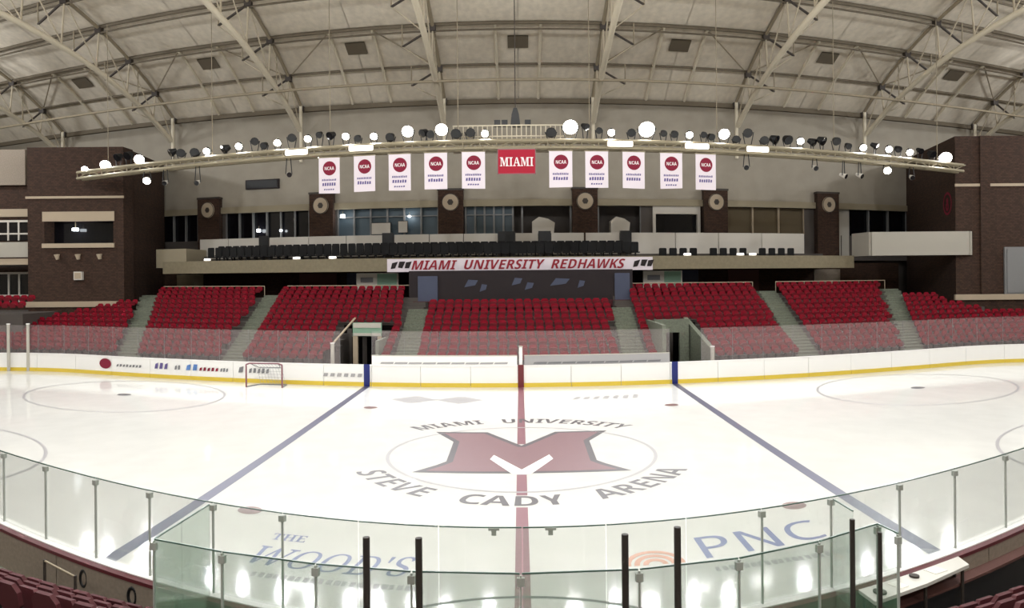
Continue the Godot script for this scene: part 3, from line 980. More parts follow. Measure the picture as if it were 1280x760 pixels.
func upper_wall() -> void:
	tag(slab_obj("wall_far", M.beige_wall, self, -50.0, 50.0, 57.6, 58.0, 11.0, 19.6), "beige upper wall above the suites", "", "", "structure")
	tag(slab_obj("trim_1", M.beige_trim, self, -29.6, 32.6, 57.3, 57.6, 10.85, 11.35), "", "", "", "structure")
	tag(slab_obj("trim_2", M.deck_joint, self, -50.0, 50.0, 57.3, 57.6, 18.6, 18.95), "", "", "", "structure")
	tag(slab_obj("wall_suites", M.dark_concrete, self, -50.0, 50.0, 59.5, 60.0, -0.05, 11.0), "", "", "", "structure")
	# piers with round crests
	var where := ["leftmost", "second from the left", "just left of centre", "just right of centre", "second from the right", "rightmost"]
	var px := [-24.7, -15.2, -5.17, 4.93, 15.06, 24.5]
	for k in 6:
		var t := structure("wall_pier_%d" % (k + 1))
		slab_obj("brickwork", M.brick, t, px[k] - 0.95, px[k] + 0.95, 56.9, 58.2, 6.8, 12.05)
		slab_obj("cap", M.dark_steel, t, px[k] - 1.0, px[k] + 1.0, 56.85, 57.6, 12.05, 12.2)
		var c := thing("round_crest", "round pale crest on the brick pier, %s of the six piers" % where[k], "crest", plan(px[k], 56.86, 11.15), yaw_at(px[k], 56.9), "round crests on the brick piers")
		var mb := MB.new()
		mb.tube(Vector3(0, 0, 0), Vector3(0, 0, 0.08), 0.66, 24)
		obj("disc", mb, M.stone, c)
		mb = MB.new()
		dot_on(mb, Vector3(0, 0, 0.09), Vector3.RIGHT, Vector3.UP, 0.6, 0.66, 24)
		obj("rim", mb, M.dark_steel, c)
		mb = MB.new()
		dot_on(mb, Vector3(0, 0.0, 0.09), Vector3.RIGHT, Vector3.UP, 0.0, 0.24, 6)
		obj("emblem", mb, M.dark_steel, c)
	# suite windows
	var wins := [[-29.4, -26.0, 3, "window_dark"], [-23.5, -16.4, 6, "window_dark"], [-14.1, -6.2, 6, "suite_blue"], [-4.1, -0.5, 5, "suite_blue"], [0.2, 3.9, 1, "open"], [6.0, 9.3, 1, "open"], [10.2, 13.95, 1, "framed"], [16.1, 22.7, 3, "curtain"], [26.7, 32.3, 3, "window_dark"]]
	var n := 0
	for w in wins:
		n += 1
		var t := structure("window_%d" % n)
		var x0: float = w[0]; var x1: float = w[1]
		var count: int = w[2]
		if w[3] != "open":
			for k in count:
				slab_obj("pane", M[w[3]] if w[3] != "framed" else M.window_dark, t, lerpf(x0, x1, float(k) / count) + 0.06, lerpf(x0, x1, float(k + 1) / count) - 0.06, 58.0, 58.05, 8.7, 10.85)
		for k in count + 1:
			var xm := lerpf(x0, x1, float(k) / count)
			slab_obj("mullion", M.frame_grey if w[3] != "curtain" else M.stone, t, xm - 0.07, xm + 0.07, 57.75, 58.05, 8.6, 10.9)
		if w[3] == "framed":
			slab_obj("frame", M.parapet, t, x0, x1, 57.5, 58.0, 10.25, 11.0)
			slab_obj("frame", M.parapet, t, x0, x0 + 0.22, 57.5, 58.0, 8.6, 10.3)
			slab_obj("frame", M.parapet, t, x1 - 0.22, x1, 57.5, 58.0, 8.6, 10.3)
		if w[3] == "suite_blue":
			slab_obj("mullion", M.frame_grey, t, x0, x1, 57.8, 58.05, 10.2, 10.28)
	# dark infill between windows, piers and the balcony floor
	for q in [[-29.6, -29.4], [-26.0, -25.6], [-23.8, -23.5], [-16.4, -16.1], [-14.3, -14.1], [4.0, 4.0], [9.3, 10.2], [22.7, 23.6], [25.4, 26.7], [32.3, 33.0]]:
		if q[1] - q[0] > 0.05: tag(slab_obj("trim_3", M.frame_pale if q[0] > 25.0 and q[0] < 26 else M.dark_concrete, self, q[0], q[1], 57.7, 58.1, 6.8, 11.0), "", "", "", "structure")
	tag(slab_obj("wall_dado", M.dark_concrete, self, -30.0, 33.0, 57.7, 58.1, 6.6, 8.7), "", "", "", "structure")
	tag(slab_obj("floor_suites", M.dark_concrete, self, -30.0, 33.0, 58.0, 59.6, 8.4, 8.65), "", "", "", "structure")
	# bright spots seen in the suites; the two beside the pier are reflections
	for q in [[-15.95, 57.2, 10.35, 0.17, "bright round reflection built as a lamp left of the second brick pier"], [-13.55, 57.2, 10.3, 0.18, "bright round reflection built as a lamp right of the second brick pier"], [-20.6, 57.6, 9.4, 0.16, "small bright lamp low in the dark windows at the left"], [-18.7, 57.6, 9.35, 0.1, "smaller bright lamp low in the dark windows at the left"], [-8.4, 57.6, 10.2, 0.1, "small bright lamp high in the blue lit windows"]]:
		var b := thing("suite_lamp", q[4], "lamp", plan(q[0], q[1], q[2]), 0.0, "small lamps in the suite windows")
		var mb := MB.new()
		mb.tube(Vector3(0, -q[3] * 0.7, 0), Vector3(0, q[3] * 0.7, 0), q[3], 10)
		obj("bulb", mb, M.lamp_suite, b)
		mb = MB.new()
		mb.tube(Vector3(0, q[3] * 0.7, 0), Vector3(0, q[3] * 0.7 + 0.25, -0.1), 0.02, 5)
		obj("stem", mb, M.steel, b)
		var om := OmniLight3D.new(); om.name = "lamp_light"; om.light_energy = 0.15; om.omni_range = 30; om.omni_attenuation = 2.0; om.shadow_enabled = true; om.light_size = q[3]; b.add_child(om)
	for q in [[-10.6, 1.5, 9.3, "pale lit screen in the blue windows, left one"], [-8.9, 0.7, 9.4, "pale lit screen in the blue windows, right one"]]:
		var b := thing("suite_screen", q[3], "screen", plan(q[0], 57.5, q[2]), yaw_at(q[0], 57.5), "lit screens in the blue windows")
		var mb := MB.new(); mb.box(Vector3.ZERO, Vector3(q[1], 0.85, 0.06)); obj("screen", mb, M.parapet, b)
		mb = MB.new(); mb.box(Vector3(0, 0, -0.06), Vector3(q[1] + 0.1, 0.95, 0.05)); obj("frame", mb, M.black, b)
	for q in [[1.8, 1.7, "white shape for the lit interior in the open suite right of the centre"], [7.6, 1.5, "white shape for the lit interior in the open suite left of the pale frame"]]:
		var b := thing("lit_interior_shape", q[2], "bundle", plan(q[0], 57.4, 8.75), yaw_at(q[0], 57.4), "white shapes for the lit open suites")
		var mb := MB.new()
		mb.prism([Vector2(-q[1] / 2, 0), Vector2(-q[1] / 2, 0.9), Vector2(-q[1] * 0.2, 1.25), Vector2(q[1] * 0.2, 1.1), Vector2(q[1] / 2, 0.8), Vector2(q[1] * 0.45, 0.0)], 0.5)
		obj("cloth", mb, M.parapet, b)  # pale block, not cloth, stands for the lit room and its screens
		mb = MB.new(); mb.box(Vector3(0, -0.05, 0), Vector3(q[1] * 1.05, 0.12, 0.55)); obj("base", mb, M.black, b)

func balcony() -> void:
	var t := structure("floor_balcony")
	tag(t, "balcony with an olive beige front over the far seats")
	slab_obj("fascia", M.fascia, t, -25.8, 23.9, 50.8, 51.05, 5.95, 6.85)
	slab_obj("deck", M.dark_concrete, t, -25.8, 23.9, 51.05, 57.7, 6.3, 6.7)
	slab_obj("upper_deck", M.dark_concrete, t, -25.0, 23.0, 54.6, 57.7, 6.7, 7.1)
	var t2 := thing("balcony_parapet", "white panelled parapet across the balcony below the suites", "parapet")
	for q in [[-24.6, -22.2], [-22.15, -19.6], [-18.8, -15.7], [-15.65, -12.8], [-12.75, -10.05], [-9.15, -6.6], [-6.55, -4.1], [-4.05, -1.6], [-0.3, 1.33], [2.3, 4.65], [4.8, 7.27], [8.15, 11.4], [11.45, 14.7], [14.75, 18.1], [18.15, 21.6]]:
		slab_obj("panel", M.parapet, t2, q[0], q[1], 55.0, 55.12, 7.1, 8.66)
	var k := 0
	for q in [[-19.2, 0.8, "left of the second pier"], [-9.6, 0.85, "below the blue lit screens"], [-0.95, 1.2, "left of the centre line"], [1.8, 0.9, "right of the centre line"], [7.7, 0.85, "below the white lit interior shape"]]:
		var m := thing("balcony_monitor", "dark monitor stand in the parapet gap %s" % q[2], "monitor", plan(q[0], 55.0, 7.1), yaw_at(q[0], 55), "dark monitors along the balcony parapet")
		var mb := MB.new(); mb.box(Vector3(0, 1.25, 0.1), Vector3(q[1], 0.9, 0.1)); obj("screen", mb, M.black, m)
		mb = MB.new(); mb.box(Vector3(0, 0.42, 0), Vector3(q[1] * 0.6, 0.84, 0.3)); obj("pedestal", mb, M.dark_steel, m)
		k += 1
	# end boxes
	t2 = thing("balcony_box", "plain white box front at the left end of the balcony", "balcony box")
	slab_obj("front", M.beige_trim, t2, -26.4, -23.9, 50.9, 51.1, 6.4, 7.8)
	slab_obj("side", M.beige_trim, t2, -24.1, -23.9, 51.1, 54.6, 6.4, 7.8)
	slab_obj("deck", M.dark_concrete, t2, -26.4, -24.1, 51.1, 56.5, 6.4, 6.5)
	t2 = thing("balcony_box", "larger white angled box at the right end of the balcony", "balcony box")
	block_obj("front", M.box_white, t2, 25.3, 32.3, 54.6, 54.8, 6.8, 8.5)
	var mb := MB.new(); wall_piece(mb, raw(25.25, 54.75, 0), raw(25.0, 57.0, 0), 6.8, 8.5, 0.2); obj("side", mb, M.box_white, t2)
	mb = MB.new(); wall_piece(mb, raw(32.35, 54.75, 0), raw(32.6, 54.95, 0), 6.8, 8.5, 0.2); obj("side", mb, M.box_white, t2)
	block_obj("deck", M.dark_concrete, t2, 25.4, 31.4, 54.8, 57.0, 6.8, 6.95)
	# long name banner on the fascia
	t2 = thing("name_banner", "long white banner with red lettering on the balcony front", "banner")
	slab_obj("cloth", M.banner_white, t2, -8.95, 8.95, 50.7, 50.78, 5.9, 6.78)
	var face := func(lx: float, ly: float) -> Vector3: return plan(lx - 0.1, 50.66, 6.03 + ly)
	lay_text("lettering", "MIAMI  UNIVERSITY  REDHAWKS", M.print_red, t2, 14.2, 0.64, face, true, false, 0.3)
	for s in [-1.0, 1.0]:
		mb = MB.new()
		for e in [[-0.55, 0.0], [-0.05, 0.1], [0.4, 0.05]]:
			lay_polygon(mb, PackedVector2Array([Vector2(s * 8.15 + e[0], 6.1 + e[1]), Vector2(s * 8.15 + e[0] + 0.1, 6.5 + e[1]), Vector2(s * 8.15 + e[0] + 0.5, 6.6), Vector2(s * 8.15 + e[0] + 0.3, 6.15)]), func(lx: float, ly: float) -> Vector3: return plan(lx, 50.66, ly))
		obj("logo", mb, M.mural_dark, t2)
	# black chairs on the balcony
	var proto := thing("balcony_chair", "black high backed chair in the front row of the balcony", "chair", Vector3.ZERO, 0.0, "black chairs along the balcony")
	mb = MB.new(); mb.prism(rect(0.56, 0.72, 0.08, 0.46), 0.07, Transform3D(Basis(), Vector3(0, 0, -0.2))); obj("backrest", mb, M.black_cloth, proto)
	mb = MB.new(); mb.box(Vector3(0, 0.44, 0.02), Vector3(0.5, 0.08, 0.46)); obj("seat", mb, M.black_cloth, proto)
	mb = MB.new(); mb.box(Vector3(0, 0.2, 0.0), Vector3(0.1, 0.4, 0.1)); obj("pedestal", mb, M.black, proto)
	var first := true
	for i in 52:
		var x := -22.6 + 0.6 * i
		var c: Node3D = proto if first else copy(proto, Vector3.ZERO, 0, "black high backed chair in the front row of the balcony")
		first = false
		c.set_meta("label", "black high backed chair, front row of the balcony, %s from the left" % ordinal(i + 1))
		c.position = plan(x, 52.2, 6.7); c.rotation.y = yaw_at(x, 52.2)
	for i in 50:
		var x := -22.3 + 0.6 * i
		var c := copy(proto, plan(x, 53.5, 6.85), yaw_at(x, 53.5), "black high backed chair, back row of the balcony, %s from the left" % ordinal(i + 1), "black chairs along the back of the balcony")
		c.scale = Vector3.ONE
	for i in 14:
		if i in [4, 9]: continue
		var x := 10.2 + 0.75 * i
		copy(proto, plan(x, 53.2, 6.3), yaw_at(x, 53.2), "low black chair before the white parapet at the right, %s from the left" % ordinal(i + 1), "low black chairs at the right of the balcony")
	var lamps := [[-22.2, "leftmost small white lamp on the balcony edge"], [-15.4, "small white lamp on the balcony edge below the second brick pier"], [-12.8, "small white lamp on the balcony edge left of the long banner"], [11.4, "small white lamp on the balcony edge right of the long banner"], [15.2, "small white lamp on the balcony edge, left one of the right pair"], [16.1, "small white lamp on the balcony edge, right one of the right pair"]]
	for q in lamps:
		var l := thing("edge_lamp", q[1], "lamp", plan(q[0], 50.9, 6.85), yaw_at(q[0], 50.9), "small lamps on the balcony edge")
		mb = MB.new(); mb.prism(rect(0.5, 0.16, 0.05, 0.02), 0.14); obj("lens", mb, M.lamp_edge, l)
		mb = MB.new(); mb.box(Vector3(0, 0.0, -0.02), Vector3(0.56, 0.05, 0.24)); obj("base", mb, M.steel, l)
		var om := OmniLight3D.new(); om.name = "lamp_light"; om.position = Vector3(0, 0.1, 0.1); om.light_energy = 0.02; om.omni_range = 30; om.omni_attenuation = 2.0; om.shadow_enabled = true; om.light_size = 0.1; l.add_child(om)
	# under the balcony
	var cw := structure("wall_concourse")
	slab_obj("back", M.brick, cw, -29.0, 31.0, 57.0, 57.3, 3.5, 6.4)
	for q in [[-27.6, -25.2, M.beige_trim], [-13.2, -11.9, M.mural_blue], [-17.0, -14.0, M.bench_brown], [12.2, 13.6, M.mural_blue], [16.0, 18.5, M.bench_brown], [23.2, 25.5, M.board_back]]:
		slab_obj("panel", q[2], cw, q[0], q[1], 56.9, 57.0, 3.9, 5.9)
	for q in [[-11.5, -8.5, "white and green advert board left of the press window"], [8.6, 11.4, "white and green advert board right of the press window"]]:
		var a := thing("advert_board", q[2], "sign", Vector3.ZERO, 0.0, "advert boards under the balcony")
		slab_obj("panel", M.parapet, a, q[0], q[1], 52.6, 52.75, 4.65, 5.85)
		slab_obj("patch", M.sign_green, a, q[0] + 1.5, q[1] - 0.1, 52.56, 52.6, 4.7, 5.8)
		slab_obj("patch", M.print_grey, a, q[0] + 0.3, q[0] + 1.2, 52.56, 52.6, 5.2, 5.55)
		for x in [q[0] + 0.2, q[1] - 0.2]: slab_obj("leg", M.dark_steel, a, x - 0.05, x + 0.05, 52.62, 52.72, 3.9, 4.65)
	var pw := structure("wall_press")
	tag(pw, "dark press window with a faint blue mural behind the centre seats")
	slab_obj("back", M.mural_dark, pw, -7.3, 7.4, 49.6, 49.8, 2.9, 5.95)
	slab_obj("sill", M.seat_maroon, pw, -7.0, 7.2, 49.3, 49.6, 3.55, 3.95)
	for q in [[-6.7, -5.4, 3.6, 5.6], [6.2, 7.2, 3.5, 5.7]]: slab_obj("poster", M.mural_blue, pw, q[0], q[1], 49.5, 49.6, q[2], q[3])
	mb = MB.new()
	for q in [[-3.2, 5.1, 0.9], [-2.4, 4.8, 0.5], [-0.2, 5.2, 0.7], [0.6, 4.9, 0.6], [2.6, 5.15, 1.3], [4.0, 5.0, 0.5]]:
		lay_polygon(mb, PackedVector2Array([Vector2(q[0] - q[2] / 2, q[1] - 0.25), Vector2(q[0] - q[2] * 0.2, q[1] + 0.25), Vector2(q[0] + q[2] / 2, q[1] + 0.2), Vector2(q[0] + q[2] * 0.3, q[1] - 0.12)]), func(lx: float, ly: float) -> Vector3: return plan(lx, 49.58, ly))
	obj("mural", mb, M.mural_blue, pw)

# ------------------------------------------------------------------ roof steel
func roof_steel() -> void:
	var nodes := [57.2, 53.9, 49.7, 45.4, 41.1, 36.8, 32.5, 28.2, 24.0]
	var names := ["outermost left", "second from the left", "third from the left", "left of centre", "right of centre", "third from the right", "second from the right", "outermost right"]
	var rx := [-39.0, -27.9, -16.8, -5.6, 5.6, 16.8, 27.9, 39.0]
	for k in 8:
		var t := thing("roof_rib", "pale steel arched roof truss, %s of the eight trusses" % names[k], "roof truss", Vector3.ZERO, 0.0, "arched roof trusses")
		var x: float = rx[k]
		var pts := []
		for i in 24:
			var v := lerpf(56.6, 18.0, i / 23.0)
			pts.append(plan(x, v, chord_h(v)))
		var mb := MB.new()
		mb.pipe(pts, 0.2, 10)
		tag(obj("bottom_chord", mb, M.white_steel, t), "pale round bottom tube")
		pts = []
		for i in 24:
			var v := lerpf(57.4, 18.0, i / 23.0)
			pts.append(plan(x, v, roof_h(v)))
		mb = MB.new()
		mb.pipe(pts, 0.13, 6)
		obj("top_chord", mb, M.steel, t)
		mb = MB.new()
		mb.tube(plan(x, 57.0, 14.6), plan(x, 57.0, roof_h(57.0)), 0.14, 6)
		obj("wall_post", mb, M.white_steel, t)
		for i in nodes.size():
			var v: float = nodes[i]
			if i > 0:
				mb = MB.new()
				mb.tube(plan(x, v, roof_h(v)), plan(x, v - 0.4, chord_h(v - 0.4)), 0.06, 6)
				obj("web_post", mb, M.web_steel, t)
				var s := signf(x)                       # sway brace on the outer side
				mb = MB.new()
				mb.tube(plan(x, v, roof_h(v) - 0.1), plan(x + s * 2.0, v - 0.2, roof_h(v) - 1.3), 0.08, 5)
				obj("brace", mb, M.dark_steel, t)  # dark colour carries the shade on this brace
				mb = MB.new()
				mb.tube(plan(x + s * 2.0, v - 0.2, roof_h(v) - 1.3), plan(x + s * 2.0, v - 0.2, roof_h(v) + 0.15), 0.05, 5)
				obj("brace_post", mb, M.steel, t)
				mb = MB.new()
				mb.tube(plan(x + s * 2.0, v - 0.2, roof_h(v) - 1.3), plan(x, v - 0.4, chord_h(v - 0.4)), 0.04, 5)
				obj("brace", mb, M.web_steel, t)
			if i < nodes.size() - 1:
				var w: float = nodes[i + 1]
				mb = MB.new()
				mb.tube(plan(x, v, chord_h(v)), plan(x, w, roof_h(w)), 0.05, 6)
				obj("web_diagonal", mb, M.web_steel, t)
			mb = MB.new()
			mb.box(plan(x, v, roof_h(v) - 0.12), Vector3(0.42, 0.4, 0.42))
			obj("node_plate", mb, M.dark_steel, t)
	var pn := ["nearest the far wall", "second from the far wall", "third from the far wall", "fourth from the far wall", "fifth from the far wall", "sixth from the far wall", "seventh from the far wall"]
	for i in range(1, 8):
		var v: float = nodes[i]
		var t := thing("roof_purlin", "long double roof purlin running the length of the hall, %s" % pn[i - 1], "purlin", Vector3.ZERO, 0.0, "roof purlins")
		var mb := MB.new()
		mb.pipe(strip(-48, 48, v, roof_h(v) + 0.12, 2.8), 0.13 if i > 1 else 0.09, 5)
		obj("upper_bar", mb, M.deck_joint, t)
		if i > 1:
			mb = MB.new()
			mb.pipe(strip(-48, 48, v, roof_h(v) - 0.3, 2.8), 0.07, 5)
			obj("lower_bar", mb, M.deck_joint, t)
	var tp := thing("tie_pipe", "thin pale pipe running level below the roof purlins along the far side", "pipe")
	var m2 := MB.new()
	m2.pipe(strip(-46, 46, 51.0, 18.75, 2.8), 0.1, 8)
	obj("pipe", m2, M.steel, tp)
	for k in 8:
		m2 = MB.new()
		m2.tube(plan(rx[k], 51.0, 18.75), plan(rx[k], 51.0, roof_h(51.0)), 0.04, 5)
		obj("hanger", m2, M.steel, tp)
	# joists between the purlins in every bay
	var bay := ["far left", "second left", "third left", "centre", "third right", "second right", "far right"]
	for k in 7:
		var c: float = (rx[k] + rx[k + 1]) / 2
		var t := thing("roof_joists", "pair of pale joists and a vent hatch under the roof deck, %s bay" % bay[k], "joists", Vector3.ZERO, 0.0, "joists under the roof deck")
		for s in [-1.5, 1.5]:
			var pts := []
			for i in 9:
				var v := lerpf(57.3, 49.7, i / 8.0)
				pts.append(plan(c + s, v, roof_h(v) + 0.1))
			m2 = MB.new()
			m2.pipe(pts, 0.12, 5)
			obj("joist", m2, M.white_steel, t)
		m2 = MB.new()
		for e in [[c - 0.8, 52.6], [c + 0.8, 51.0]]: pass
		m2.quad(plan(c - 0.7, 52.4, roof_h(52.4) + 0.2), plan(c + 0.7, 52.4, roof_h(52.4) + 0.2), plan(c + 0.7, 51.2, roof_h(51.2) + 0.2), plan(c - 0.7, 51.2, roof_h(51.2) + 0.2))
		m2.quad(plan(c - 0.7, 52.4, roof_h(52.4) + 0.26), plan(c + 0.7, 52.4, roof_h(52.4) + 0.26), plan(c + 0.7, 51.2, roof_h(51.2) + 0.26), plan(c - 0.7, 51.2, roof_h(51.2) + 0.26))
		obj("vent_hatch", m2, M.deck_joint, t)
		if k != 3:
			for s in [-1.0, 1.0]:
				m2 = MB.new()
				m2.tube(plan(c + s * 1.6, 49.8, roof_h(49.8)), plan(c + s * 5.2, 53.6, roof_h(53.6)), 0.05, 5)
				obj("cross_brace", m2, M.steel, t)

# ------------------------------------------------------------------ light truss
func beam_h(x: float) -> float:
	return 13.2 - 0.0005 * x * x

func flood(label: String, x: float, h: float, size: float, lit: bool, under: bool, group: String, energy: float) -> void:
	var at := plan(x, 44.6 if under else 44.7, h)
	var t := thing("floodlight", label, "floodlight", at, 0.0, group)
	var to := plan(clampf(x * 0.75, -20, 20), 22.0, 0.0)
	var d := (to - at).normalized()
	if not lit: d = (plan(x + rng.randf_range(-12, 12), 22.0, 4.0) - at).normalized()
	var turn := Basis.looking_at(d, Vector3.UP)
	var mb := MB.new()
	mb.tube(turn * Vector3(0, 0, 0.42), turn * Vector3(0, 0, -0.02), size * 0.55, 12, size)
	obj("housing", mb, M.black if not under else M.parapet, t)
	mb = MB.new()
	mb.tube(turn * Vector3(0, 0, -0.02), turn * Vector3(0, 0, -0.05), size * 0.94, 14)
	obj("lens", mb, M.lamp_lens if lit else M.window_dark, t)
	mb = MB.new()
	var base := beam_h(x) + 0.42 - h if not under else beam_h(x) - h
	for s in [-1.0, 1.0]:
		mb.tube(turn * Vector3(s * size * 1.1, 0, 0.15), Vector3(0, base, 0) + turn * Vector3(s * size * 0.6, 0, 0.15) * Vector3(1, 0, 1), 0.03, 5)
	mb.tube(Vector3(0, base, 0) - turn * Vector3(size * 0.6, 0, 0) * Vector3(1, 0, 1), Vector3(0, base, 0) + turn * Vector3(size * 0.6, 0, 0) * Vector3(1, 0, 1), 0.03, 5)
	obj("yoke", mb, M.black, t)
	if lit and energy > 0.0:
		var l := SpotLight3D.new()
		l.name = "flood_light"
		l.light_color = Color(0.98, 0.99, 1.0)
		l.light_energy = energy
		l.light_size = size
		l.spot_range = 120.0
		l.spot_attenuation = 2.0
		l.spot_angle = 62.0
		l.spot_angle_attenuation = 0.6
		l.shadow_enabled = true
		l.basis = turn
		l.position = d * 0.09
		t.add_child(l)

func light_truss() -> void:
	var t := thing("lighting_truss", "long pale lattice lighting truss hanging before the far upper wall", "truss")
	for q in [[44.6, 0.0], [44.6, 0.42], [45.3, 0.0], [45.3, 0.42]]:
		var pts := []
		for i in 31:
			var x := lerpf(-29.3, 29.5, i / 30.0)
			pts.append(plan(x, q[0], beam_h(x) + q[1] - 0.1))
		var mb := MB.new()
		mb.pipe(pts, 0.11, 6)
		obj("chord", mb, M.truss_steel, t)
	var lat := MB.new()
	for i in 59:
		var x := -29.3 + i
		var y := beam_h(x)
		lat.tube(plan(x, 44.6, y - 0.1), plan(x, 44.6, y + 0.32), 0.035, 4)
		lat.tube(plan(x, 44.6, y - 0.1), plan(x, 45.3, y - 0.1), 0.035, 4)
		lat.tube(plan(x, 44.6, y + 0.32 if i % 2 else y - 0.1), plan(x + 1, 44.6, y - 0.1 if i % 2 else y + 0.32), 0.035, 4)
	tag(obj("lattice", lat, M.truss_steel, t), "short lattice bars", "", "", "stuff")
	for i in 8:
		var x := -27.0 + 7.8 * i
		var mb := MB.new()
		mb.tube(plan(x, 45.0, beam_h(x) + 0.4), plan(x, 45.0, chord_h(45.0) + 0.1 if absf(fposmod(x + 5.6, 11.2)) < 0.3 else roof_h(45.4)), 0.025, 4)
		obj("hanger", mb, M.steel, t)
	# lamps that burn
	var b := [[-28.74, 13.30], [-27.04, 13.44], [-24.40, 13.60], [-19.47, 13.75], [-17.26, 13.90], [-14.70, 13.94], [-12.74, 14.07], [-10.36, 14.09], [-8.63, 14.01], [-6.58, 14.22], [-4.56, 14.26], [-1.99, 13.97], [3.04, 14.32], [5.47, 14.02], [7.60, 14.25], [10.21, 13.99], [12.38, 14.12], [17.37, 13.92], [21.77, 13.77], [23.67, 13.79], [25.26, 13.69], [28.08, 13.50]]
	var big := {1: 0.36, 2: 0.34, 9: 0.36, 10: 0.38, 12: 0.46, 14: 0.5, 16: 0.34, 21: 0.44}
	for i in b.size():
		flood("burning round floodlight on the lighting truss, %s" % nth(i, b.size()), b[i][0], b[i][1], big.get(i, 0.22), true, false, "burning floodlights on the truss", FLOOD)
	var u := [[-23.79, 12.11], [-22.47, 11.86], [-20.15, 11.73], [-13.92, 11.91], [13.76, 12.10], [18.36, 12.23], [20.44, 11.81], [21.59, 11.87], [23.49, 12.34], [25.39, 11.96]]
	for i in u.size():
		flood("small pale lamp hanging under the lighting truss, %s" % nth(i, u.size()), u[i][0], u[i][1], 0.24 if i in [0, 8] else 0.17, i in [0, 8], true, "small lamps under the truss", 10.0)
	var dk := [-26.14, -25.33, -22.06, -21.30, -20.32, -18.30, -16.19, -15.6, -13.76, -12.02, -11.36, -9.62, -7.65, -5.71, -5.23, -3.70, -2.85, 1.90, 4.0, 4.75, 6.68, 8.63, 9.3, 11.11, 11.6, 13.15, 13.9, 14.97, 15.76, 16.56, 18.3, 18.95, 19.87, 20.72, 22.77, 24.4, 26.14, 27.10]
	for i in dk.size():
		flood("unlit black floodlight on the lighting truss, %s" % nth(i, dk.size()), dk[i], beam_h(dk[i]) + rng.randf_range(0.7, 1.15), rng.randf_range(0.2, 0.32), false, false, "unlit floodlights on the truss", 0.0)
	for q in [[-13.4, "leftmost"], [-9.37, "second from the left"], [5.96, "middle"], [10.61, "second from the right"], [14.44, "rightmost"]]:
		var s := thing("strip_light", "white strip light on the front of the lighting truss, %s of five" % q[1], "strip light", plan(q[0], 44.4, beam_h(q[0]) + 0.12), yaw_at(q[0], 44.4), "strip lights on the truss")
		var mb := MB.new()
		mb.prism(rect(1.5, 0.3, 0.06, -0.15), 0.06)
		obj("diffuser", mb, M.lamp_strip, s)
		mb = MB.new()
		mb.box(Vector3(0, 0, -0.07), Vector3(1.56, 0.36, 0.06))
		obj("housing", mb, M.steel, s)
		var l := AreaLight3D.new()
		l.name = "strip_glow"
		l.area_size = Vector2(1.5, 0.3)
		l.light_energy = 4.0
		l.area_range = 80.0
		l.area_attenuation = 2.0
		l.shadow_enabled = true
		l.position = Vector3(0, 0, 0.06)
		l.basis = Basis(Vector3.UP, PI)
		s.add_child(l)
	# maintenance platform in the middle
	var p := thing("catwalk", "short railed maintenance platform at the middle of the lighting truss", "catwalk")
	slab_obj("deck", M.white_steel, p, -4.0, 3.2, 45.3, 46.6, 13.1, 13.2)
	var bars := MB.new()
	for i in 25:
		var mb := MB.new()
		mb.tube(plan(-3.9 + 0.29 * i, 45.35, 13.2), plan(-3.9 + 0.29 * i, 45.35, 14.55), 0.035, 4)
		obj("baluster", mb, M.white_steel, p)
	for h in [13.9, 14.55]:
		var mb := MB.new()
		mb.pipe(strip(-3.95, 3.15, 45.35, h), 0.05, 5)
		obj("rail", mb, M.white_steel, p)
	var sp := thing("speaker_cluster", "dark speaker hanging above the middle platform of the lighting truss", "speaker", plan(-0.2, 46.0, 14.6))
	var mb := MB.new(); mb.prism([Vector2(-0.3, 0), Vector2(0.3, 0), Vector2(0.22, 0.7), Vector2(0.1, 1.1), Vector2(-0.1, 1.1), Vector2(-0.22, 0.7)], 0.5); obj("cabinet", mb, M.black, sp)
	for s in [-1.1, -0.65, 0.75]:
		mb = MB.new(); mb.box(Vector3(s, 0.2, 0), Vector3(0.36, 0.36, 0.4)); obj("horn", mb, M.black, sp)
	mb = MB.new(); mb.box(Vector3(-0.15, 0.05, -0.1), Vector3(2.3, 0.06, 0.1)); obj("bracket", mb, M.dark_steel, sp)
	mb = MB.new(); mb.tube(Vector3(0, 1.1, 0), Vector3(0, 8.0, 0), 0.03, 5); obj("cable", mb, M.dark_steel, sp)
	# unseen bay lamps added to brighten the ice, the roof and the near boards
	var bay_n := 0
	for q in [[-47, 51], [47, 51], [-44, 39], [44, 39], [-36, 26], [36, 26], [-20, 22], [0, 25], [20, 22], [-12, 6], [12, 6], [-14, -8], [14, -8]]:
		var s := thing("added_bay_light", "added white bay lamp hung from the roof out of view, %s of the set" % ordinal(bay_n + 1), "bay lamp", raw(q[0], q[1], 21.0), 0.0, "added bay lamps out of view")
		bay_n += 1
		mb = MB.new(); mb.tube(Vector3(0, 0, 0), Vector3(0, 0.5, 0), 0.75, 14, 0.3); obj("reflector", mb, M.parapet, s)
		mb = MB.new(); mb.tube(Vector3(0, -0.03, 0), Vector3(0, 0.0, 0), 0.7, 14); obj("lens", mb, M.lamp_added_bay, s)
		mb = MB.new(); mb.tube(Vector3(0, 0.5, 0), Vector3(0, 3.6, 0), 0.03, 5); obj("stem", mb, M.steel, s)
		var l := OmniLight3D.new()
		l.name = "added_bay_glow"
		l.light_color = Color(0.98, 0.99, 1.0)
		l.light_energy = BAY
		l.light_size = 0.5
		l.omni_range = 120.0
		l.omni_attenuation = 2.0
		l.shadow_enabled = true
		l.position = Vector3(0, -0.62, 0)
		s.add_child(l)

func ordinal(k: int) -> String:
	return "%d%s" % [k, "th" if k % 100 in [11, 12, 13] else {1: "st", 2: "nd", 3: "rd"}.get(k % 10, "th")]

